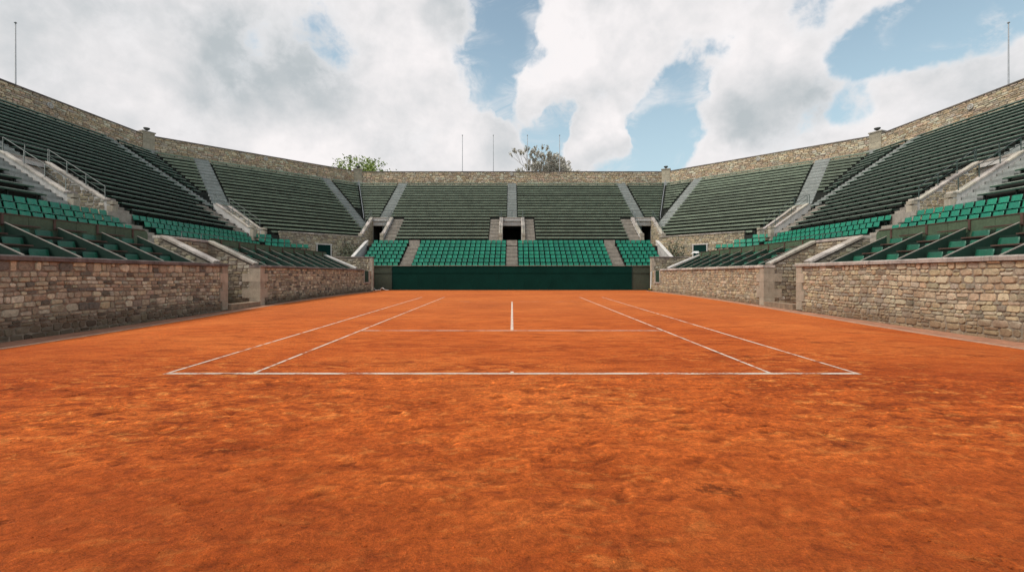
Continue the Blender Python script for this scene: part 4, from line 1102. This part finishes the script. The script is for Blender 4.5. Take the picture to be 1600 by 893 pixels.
pole(-41.75, 37.4, 16.4, 22.7, 'bare flagpole behind the left side top wall'); pole(41.75, 37.4, 16.4, 22.7, 'bare flagpole behind the right side top wall')

def shrub(label, p, n, rad, h):
    t = thing('shrub', label, 'shrub', 'small shrubs at the stand corners', p); r = random.Random(int(p[0] * 10)); mb = MB()
    for k in range(n):
        q = Vector((r.gauss(0, rad * .5), r.gauss(0, rad * .5), abs(r.gauss(.45, .28)) * h)); leaf(mb, q, .13, r)
    mb.build('foliage', M['shrub'], t)
    mb = MB()
    for k in range(6): mb.tube([(0, 0, 0), (r.gauss(0, rad * .5), r.gauss(0, rad * .5), h * r.uniform(.5, .95))], [.02, .006], 4)
    mb.build('stem', M['bark'], t)
def leaf(mb, q, s, r, tint=None, mat=0):
    a = Vector((r.gauss(0, 1), r.gauss(0, 1), r.gauss(0, .7))).normalized(); b = a.cross(Vector((r.gauss(0, 1), r.gauss(0, 1), r.gauss(0, 1)))).normalized()
    s = s * r.uniform(.6, 1.35); f = r.uniform(.6, 1.3)
    mb.add([q - a * s, q + b * s * .45, q + a * s, q - b * s * .45], [(0, 1, 2, 3)], mat, tint or (f, f, f))
for sx in (-1, 1): shrub(f'straggly dull shrub beside the {SIDE[sx]} end of the far seats', (sx * 18.2, 49.6, 2.93), 420, .9, 2.3)

t = thing('plastic_sheet', 'crumpled white sheet on the right panel fence end near the corner door', 'sheet', None, (16.7, 40.35, 3.5))
mb = MB(); r = random.Random(5)
vs = []
for j in range(7):
    for i in range(9):
        u = i / 8 - .5; w_ = j / 6 - .5
        vs.append((u * .9 + r.uniform(-.04, .04), w_ * .55 + r.uniform(-.04, .04), .26 * (1 - (2 * u) ** 2) * (1 - (2 * w_) ** 2 * .8) + r.uniform(-.05, .05)))
mb.add(vs, [(j * 9 + i, j * 9 + i + 1, j * 9 + i + 10, j * 9 + i + 9) for j in range(6) for i in range(8)]); mb.build('sheet', M['cloth'], t, True)
t = thing('garden_hose', 'loose pale hose lying at the left foot of the backstop', 'hose', None, (-13.9, 45.6, 0.0))
mb = MB(); mb.tube([(-.5 + .14 * k, -.35 + .12 * math.sin(k * 1.1), .06 + .22 * max(0, math.sin(k * .9))) for k in range(14)], .035, 6); mb.build('hose', M['cloth'], t, True)
t = thing('court_broom', 'yellow-handled broom leaning in the gap beside the right end panel', 'broom', None, (14.0, 44.6, 0.0))
mb = MB(); mb.tube([(-.1, 0, .12), (.06, .32, 1.9)], .03, 6); mb.build('handle', M['cloth'], t, True)
mb = MB(); mb.box(-.3, .12, -.05, .05, .1, .2); mb.build('head', M['yellow'], t)
mb = MB(); mb.box(-.29, .11, -.06, .04, .0, .1); mb.build('bristles', M['bracket'], t)
t = thing('court_rake', 'dark rake with yellow head standing beside the broom at right', 'rake', None, (14.05, 44.2, 0.0))
mb = MB(); mb.tube([(0, 0, .1), (.05, .35, 1.5)], .025, 6); mb.build('handle', M['bracket'], t, True)
mb = MB(); mb.box(-.18, .18, -.04, .04, .35, .55); mb.build('head', M['yellow'], t)
mb = MB()
for k in range(6): mb.box(-.17 + k * .065, -.15 + k * .065, -.03, .03, 0, .35)
mb.build('tines', M['bracket'], t)

# ------------------------------------------------------------------ trees behind the far wall
def branch(mb, p, d, ln, rad, depth, r, tips, spread=.5, kids=3):
    pts = [p]; q = Vector(p); dd = Vector(d)
    for k in range(3):
        dd = (dd + Vector((r.gauss(0, .13), r.gauss(0, .13), r.gauss(0.04, .1)))).normalized(); q = q + dd * ln / 3; pts.append(q.copy())
    mb.tube(pts, [rad, rad * .88, rad * .76, rad * .62], 6 if rad > .05 else 4)
    if depth == 0: tips.append((q, dd)); return
    for k in range(kids):
        nd = (dd + Vector((r.gauss(0, spread), r.gauss(0, spread), r.gauss(.08, spread * .6)))).normalized()
        branch(mb, pts[2 + (k % 2)] if k else q, nd, ln * r.uniform(.6, .82), rad * .58, depth - 1, r, tips, spread, kids)
def tree(x, y, h, label, kind, seed):
    t = thing('tree', label, 'tree', 'trees behind the far wall', (x, y, -.7)); r = random.Random(seed)
    tr = MB(); tips = []
    hb = h * (.42 if kind == 'leafy' else .55)
    tr.tube([(0, 0, 0), (.1, .05, hb * .5), (0, .1, hb)], [.5, .4, .34], 9)
    for k in range(6):
        a = k * 1.05 + r.uniform(-.3, .3); el = r.uniform(.65, 1.3) if kind == 'leafy' else r.uniform(1.0, 1.45)
        branch(tr, Vector((0, .1, hb * r.uniform(.86, 1))), Vector((math.cos(a) * math.cos(el), math.sin(a) * math.cos(el), math.sin(el))), h * (.245 if kind == 'leafy' else .19), .19, 3, r, tips, .42 if kind == 'leafy' else .40, 3 if kind == 'leafy' else 4)
    tr.build('trunk', M['bark'] if kind == 'leafy' else M['twig'], t, True)
    cr = MB()
    if kind == 'leafy':
        for (q, d) in tips:
            for j in range(60):
                w = q + Vector((r.gauss(0, .6), r.gauss(0, .6), r.gauss(0, .5))); leaf(cr, w, .24, r)
        cr.build('crown', M['leaf'], t)
    else:
        for (q, d) in tips:
            d2 = (d + Vector((0, 0, .6))).normalized()
            for j in range(6):
                dd = (d2 + Vector((r.gauss(0, .25), r.gauss(0, .25), r.gauss(0, .2)))).normalized()
                tr2 = q + dd * r.uniform(.5, 1.1); cr.tube([q, tr2], [.045, .018], 3, 1)
                for m_ in range(8): leaf(cr, q.lerp(tr2, r.uniform(0, 1)) + Vector((r.gauss(0, .06), r.gauss(0, .06), r.gauss(0, .06))), .17, r)
        cr.build('crown', [M['blossom'], M['twig']], t)
    return t, tips
tree(-28.9, 85.0, 23.9, 'fresh green leafy tree rising behind the far wall at left', 'leafy', 6)
tree(6.0, 84.0, 24.6, 'nearly bare pale-budded tree rising behind the far wall at centre', 'bare', 9)

# ------------------------------------------------------------------ sky, sun, camera
SUN = Vector((-.50, -.24, .83)).normalized()
el = math.asin(SUN.z); az = math.atan2(SUN.x, SUN.y)
world = bpy.data.worlds.new('World'); scene.world = world; world.use_nodes = True
nt = world.node_tree; bg = nt.nodes['Background']
sky = N(nt, 'ShaderNodeTexSky', sky_type='NISHITA'); sky.sun_disc = False
sky.sun_elevation = el; sky.sun_rotation = az; sky.altitude = 100; sky.air_density = 1.0; sky.dust_density = 1.0; sky.ozone_density = 1.2
tc = N(nt, 'ShaderNodeTexCoord').outputs['Generated']
def vm(op, a, b):
    n = N(nt, 'ShaderNodeVectorMath', operation=op)
    for i, q in enumerate((a, b)):
        if isinstance(q, tuple): n.inputs[i].default_value = q
        else: nt.links.new(q, n.inputs[i])
    return n
wn = N(nt, 'ShaderNodeTexNoise'); wn.inputs['Scale'].default_value = 5.5; wn.inputs['Detail'].default_value = 5; wn.inputs['Roughness'].default_value = .62
nt.links.new(tc, wn.inputs['Vector'])
w1 = vm('SUBTRACT', wn.outputs['Color'], (.5, .5, .5)); sc_ = N(nt, 'ShaderNodeVectorMath', operation='SCALE'); sc_.inputs['Scale'].default_value = .10
nt.links.new(w1.outputs[0], sc_.inputs[0]); wd = vm('ADD', tc, sc_.outputs[0]); wd = vm('NORMALIZE', wd.outputs[0], (0, 0, 0)).outputs[0]
def dirv(a, e): a, e = R(a), R(e); return (math.sin(a) * math.cos(e), math.cos(a) * math.cos(e), math.sin(e))
def blobs(lst, src):
    acc = None
    for (a, e, rad, wt) in lst:
        dt = vm('DOT_PRODUCT', src, dirv(a, e)).outputs['Value']
        v = smooth(nt, dt, math.cos(R(rad)), math.cos(R(rad * .25)), 0, wt)
        acc = v if acc is None else mth(nt, 'ADD', acc, v)
    return acc
#CLOUDS
CL = [(-43.1, 19.1, 18.8, 0.5), (-26.7, 25.4, 18.6, 0.5), (-32.9, 13.5, 17.5, 0.5), (-16.1, 19.7, 14.2, 0.5), (-13.0, 27.4, 8.6, 0.4), (-8.2, 18.1, 6.2, 0.3), (10.6, 26.3, 10.2, 0.6), (18.3, 28.0, 9.0, 0.5), (8.2, 21.7, 7.2, 0.5), (3.3, 21.9, 4.6, 0.4), (14.9, 23.3, 6.6, 0.4), (26.1, 27.3, 6.6, 0.35), (29.3, 20.9, 8.1, 0.6), (25.4, 19.3, 6.0, 0.5), (34.6, 20.7, 6.0, 0.5), (11.0, 16.9, 5.8, 0.95), (8.2, 15.1, 3.9, 0.5), (-4.1, 14.6, 7.6, 0.8), (-9.0, 14.3, 5.5, 0.4), (5.8, 23.2, 4.5, 0.4), (32.9, 13.2, 8.8, 0.5), (40.8, 15.5, 7.8, 0.6), (46.4, 17.1, 7.1, 0.6), (24.7, 12.1, 5.9, 0.45), (49.0, 13.8, 7.9, 0.5), (40.3, 24.4, 4.6, 0.4), (35.7, 24.7, 4.9, 0.35)]
BL = [(0.0, 31.1, 4.6, 0.54), (-1.2, 27.7, 4.1, 0.5), (-4.5, 24.3, 4.2, 0.47), (-2.1, 21.2, 3.9, 0.43), (3.7, 16.7, 4.4, 0.5), (-6.6, 26.9, 2.4, 0.22), (2.5, 26.3, 2.7, 0.29), (-22.6, 26.7, 3.5, 0.25), (-12.2, 15.3, 4.3, 0.18), (20.5, 19.3, 5.4, 0.61), (18.7, 15.6, 5.2, 0.61), (13.4, 13.0, 5.8, 0.5), (16.1, 18.3, 3.5, 0.36), (22.3, 23.0, 3.9, 0.36), (26.1, 24.6, 2.8, 0.29), (40.1, 21.5, 3.8, 0.58), (37.3, 21.2, 2.6, 0.36), (43.5, 21.6, 3.6, 0.58), (47.2, 22.2, 4.6, 0.65), (37.3, 16.8, 2.6, 0.4), (32.9, 25.8, 2.9, 0.22), (44.4, 23.6, 3.5, 0.29)]
PF = [(11.0, 20.0, 2.0, -0.6), (6.4, 18.9, 2.8, -0.55), (15.3, 17.7, 2.3, -0.4), (10.6, 17.1, 4.6, 0.75), (8.6, 15.7, 3.1, 0.4), (-4.1, 14.6, 6.4, 0.6), (-8.2, 14.0, 4.0, 0.3), (28.7, 21.3, 6.4, 0.3), (24.7, 19.1, 3.5, 0.3)]
GR = [(-28.0, 22.1, 9.4, 0.5), (-35.7, 21.9, 6.8, 0.22), (-21.9, 22.6, 6.7, 0.3), (-31.7, 19.5, 5.3, 0.2), (-46.8, 21.5, 7.9, 0.4), (30.5, 17.3, 6.1, 0.55), (35.2, 18.2, 3.2, 0.3), (25.4, 17.3, 3.6, 0.2), (13.0, 29.9, 6.3, 0.25), (-37.8, 11.5, 9.6, 0.2), (-8.2, 29.6, 4.3, 0.25), (45.2, 14.2, 6.8, 0.25), (8.2, 20.3, 4.6, 0.2), (-3.3, 13.7, 4.8, 0.2), (-13.0, 14.9, 9.3, 0.15), (-40.8, 18.1, 6.5, -0.15), (-12.2, 22.8, 8.2, -0.15), (-23.3, 15.8, 8.0, -0.15), (6.6, 25.9, 6.6, -0.2), (28.0, 23.0, 5.4, -0.25), (39.8, 17.7, 5.4, -0.2), (16.1, 27.1, 5.6, -0.15), (11.0, 18.3, 3.5, -0.3), (12.2, 14.5, 3.5, 0.35), (-4.9, 16.3, 3.9, -0.2)]
#ENDCLOUDS
bias = .02
big = noise(nt, scaled(nt, tc, 1, 1, 1.7), 2.3, 4, .58, .3)
fine = noise(nt, tc, 8, 5, .6, .15)
dens = mth(nt, 'ADD', mth(nt, 'MULTIPLY', mth(nt, 'SUBTRACT', big, .5), .7), bias)
dens = mth(nt, 'ADD', dens, mth(nt, 'MULTIPLY', mth(nt, 'SUBTRACT', fine, .5), 1.0))
finer = noise(nt, tc, 26, 4, .65, .3)
dens = mth(nt, 'ADD', dens, mth(nt, 'MULTIPLY', mth(nt, 'SUBTRACT', finer, .5), .5))
dens = mth(nt, 'ADD', dens, mth(nt, 'MINIMUM', blobs(CL, wd), .42))
dens = mth(nt, 'SUBTRACT', dens, blobs(BL, wd))
dens = mth(nt, 'ADD', dens, blobs(PF, wd))
mask = smooth(nt, dens, -.10, .25)
wisp = mth(nt, 'MULTIPLY', smooth(nt, noise(nt, scaled(nt, tc, 1, 1, 1.8), 7, 5, .68, .8), .46, .72), smooth(nt, dens, -.75, -.05, 0, .75))
mask = mth(nt, 'MAXIMUM', mask, wisp)
shade = mth(nt, 'ADD', mth(nt, 'MULTIPLY', mth(nt, 'SUBTRACT', noise(nt, scaled(nt, tc, 1, 1, 1.6), 3.4, 4, .6, .3), .45), 1.5), .12)
shade = mth(nt, 'ADD', shade, mth(nt, 'MULTIPLY', mth(nt, 'SUBTRACT', fine, .47), 1.1))
shade = mth(nt, 'ADD', shade, mth(nt, 'MULTIPLY', mth(nt, 'SUBTRACT', finer, .5), .35))
if GR: shade = mth(nt, 'ADD', shade, blobs(GR, wd))
shc = N(nt, 'ShaderNodeClamp'); nt.links.new(shade, shc.inputs[0])
cloud = mix(nt, shc.outputs[0], (.96, .92, .92), (.50, .545, .57))
edge = smooth(nt, dens, .05, .5)
cloud = mix(nt, mth(nt, 'MULTIPLY', mth(nt, 'SUBTRACT', 1.0, edge), .5), cloud, (.88, .88, .90))
skyc = mix(nt, 1.0, sky.outputs[0], (.245, .225, .17), 'MULTIPLY')
z_ = sep(nt, tc)[2]
haze = smooth(nt, z_, .55, .05, 0, .8)
skyc = mix(nt, haze, skyc, (.50, .66, .76))
final = mix(nt, mask, skyc, cloud)
nt.links.new(final, bg.inputs['Color']); bg.inputs['Strength'].default_value = 1.0

sl = bpy.data.lights.new('sun', 'SUN'); sl.energy = 2.7; sl.angle = R(20); sl.color = (1, .95, .88)
so = link('sun', sl, None, (0, 0, 60)); so.rotation_euler = (-SUN).to_track_quat('-Z', 'Y').to_euler()
cam = bpy.data.cameras.new('camera'); cam.sensor_width = 36; cam.lens = 695 / 1600 * 36; cam.shift_y = -17 / 1600
cam.clip_start = .05; cam.clip_end = 8000
co = link('camera', cam, None, (0, 0, 1.573)); co.rotation_euler = (R(90), 0, 0)
scene.camera = co
scene.render.engine = 'CYCLES'
scene.view_settings.view_transform = 'Standard'; scene.view_settings.look = 'None'; scene.view_settings.exposure = 0
scene.cycles.max_bounces = 4; scene.cycles.diffuse_bounces = 2; scene.cycles.use_adaptive_sampling = True; scene.cycles.adaptive_threshold = .02; scene.cycles.use_denoising = True
world.cycles.sampling_method = 'NONE'
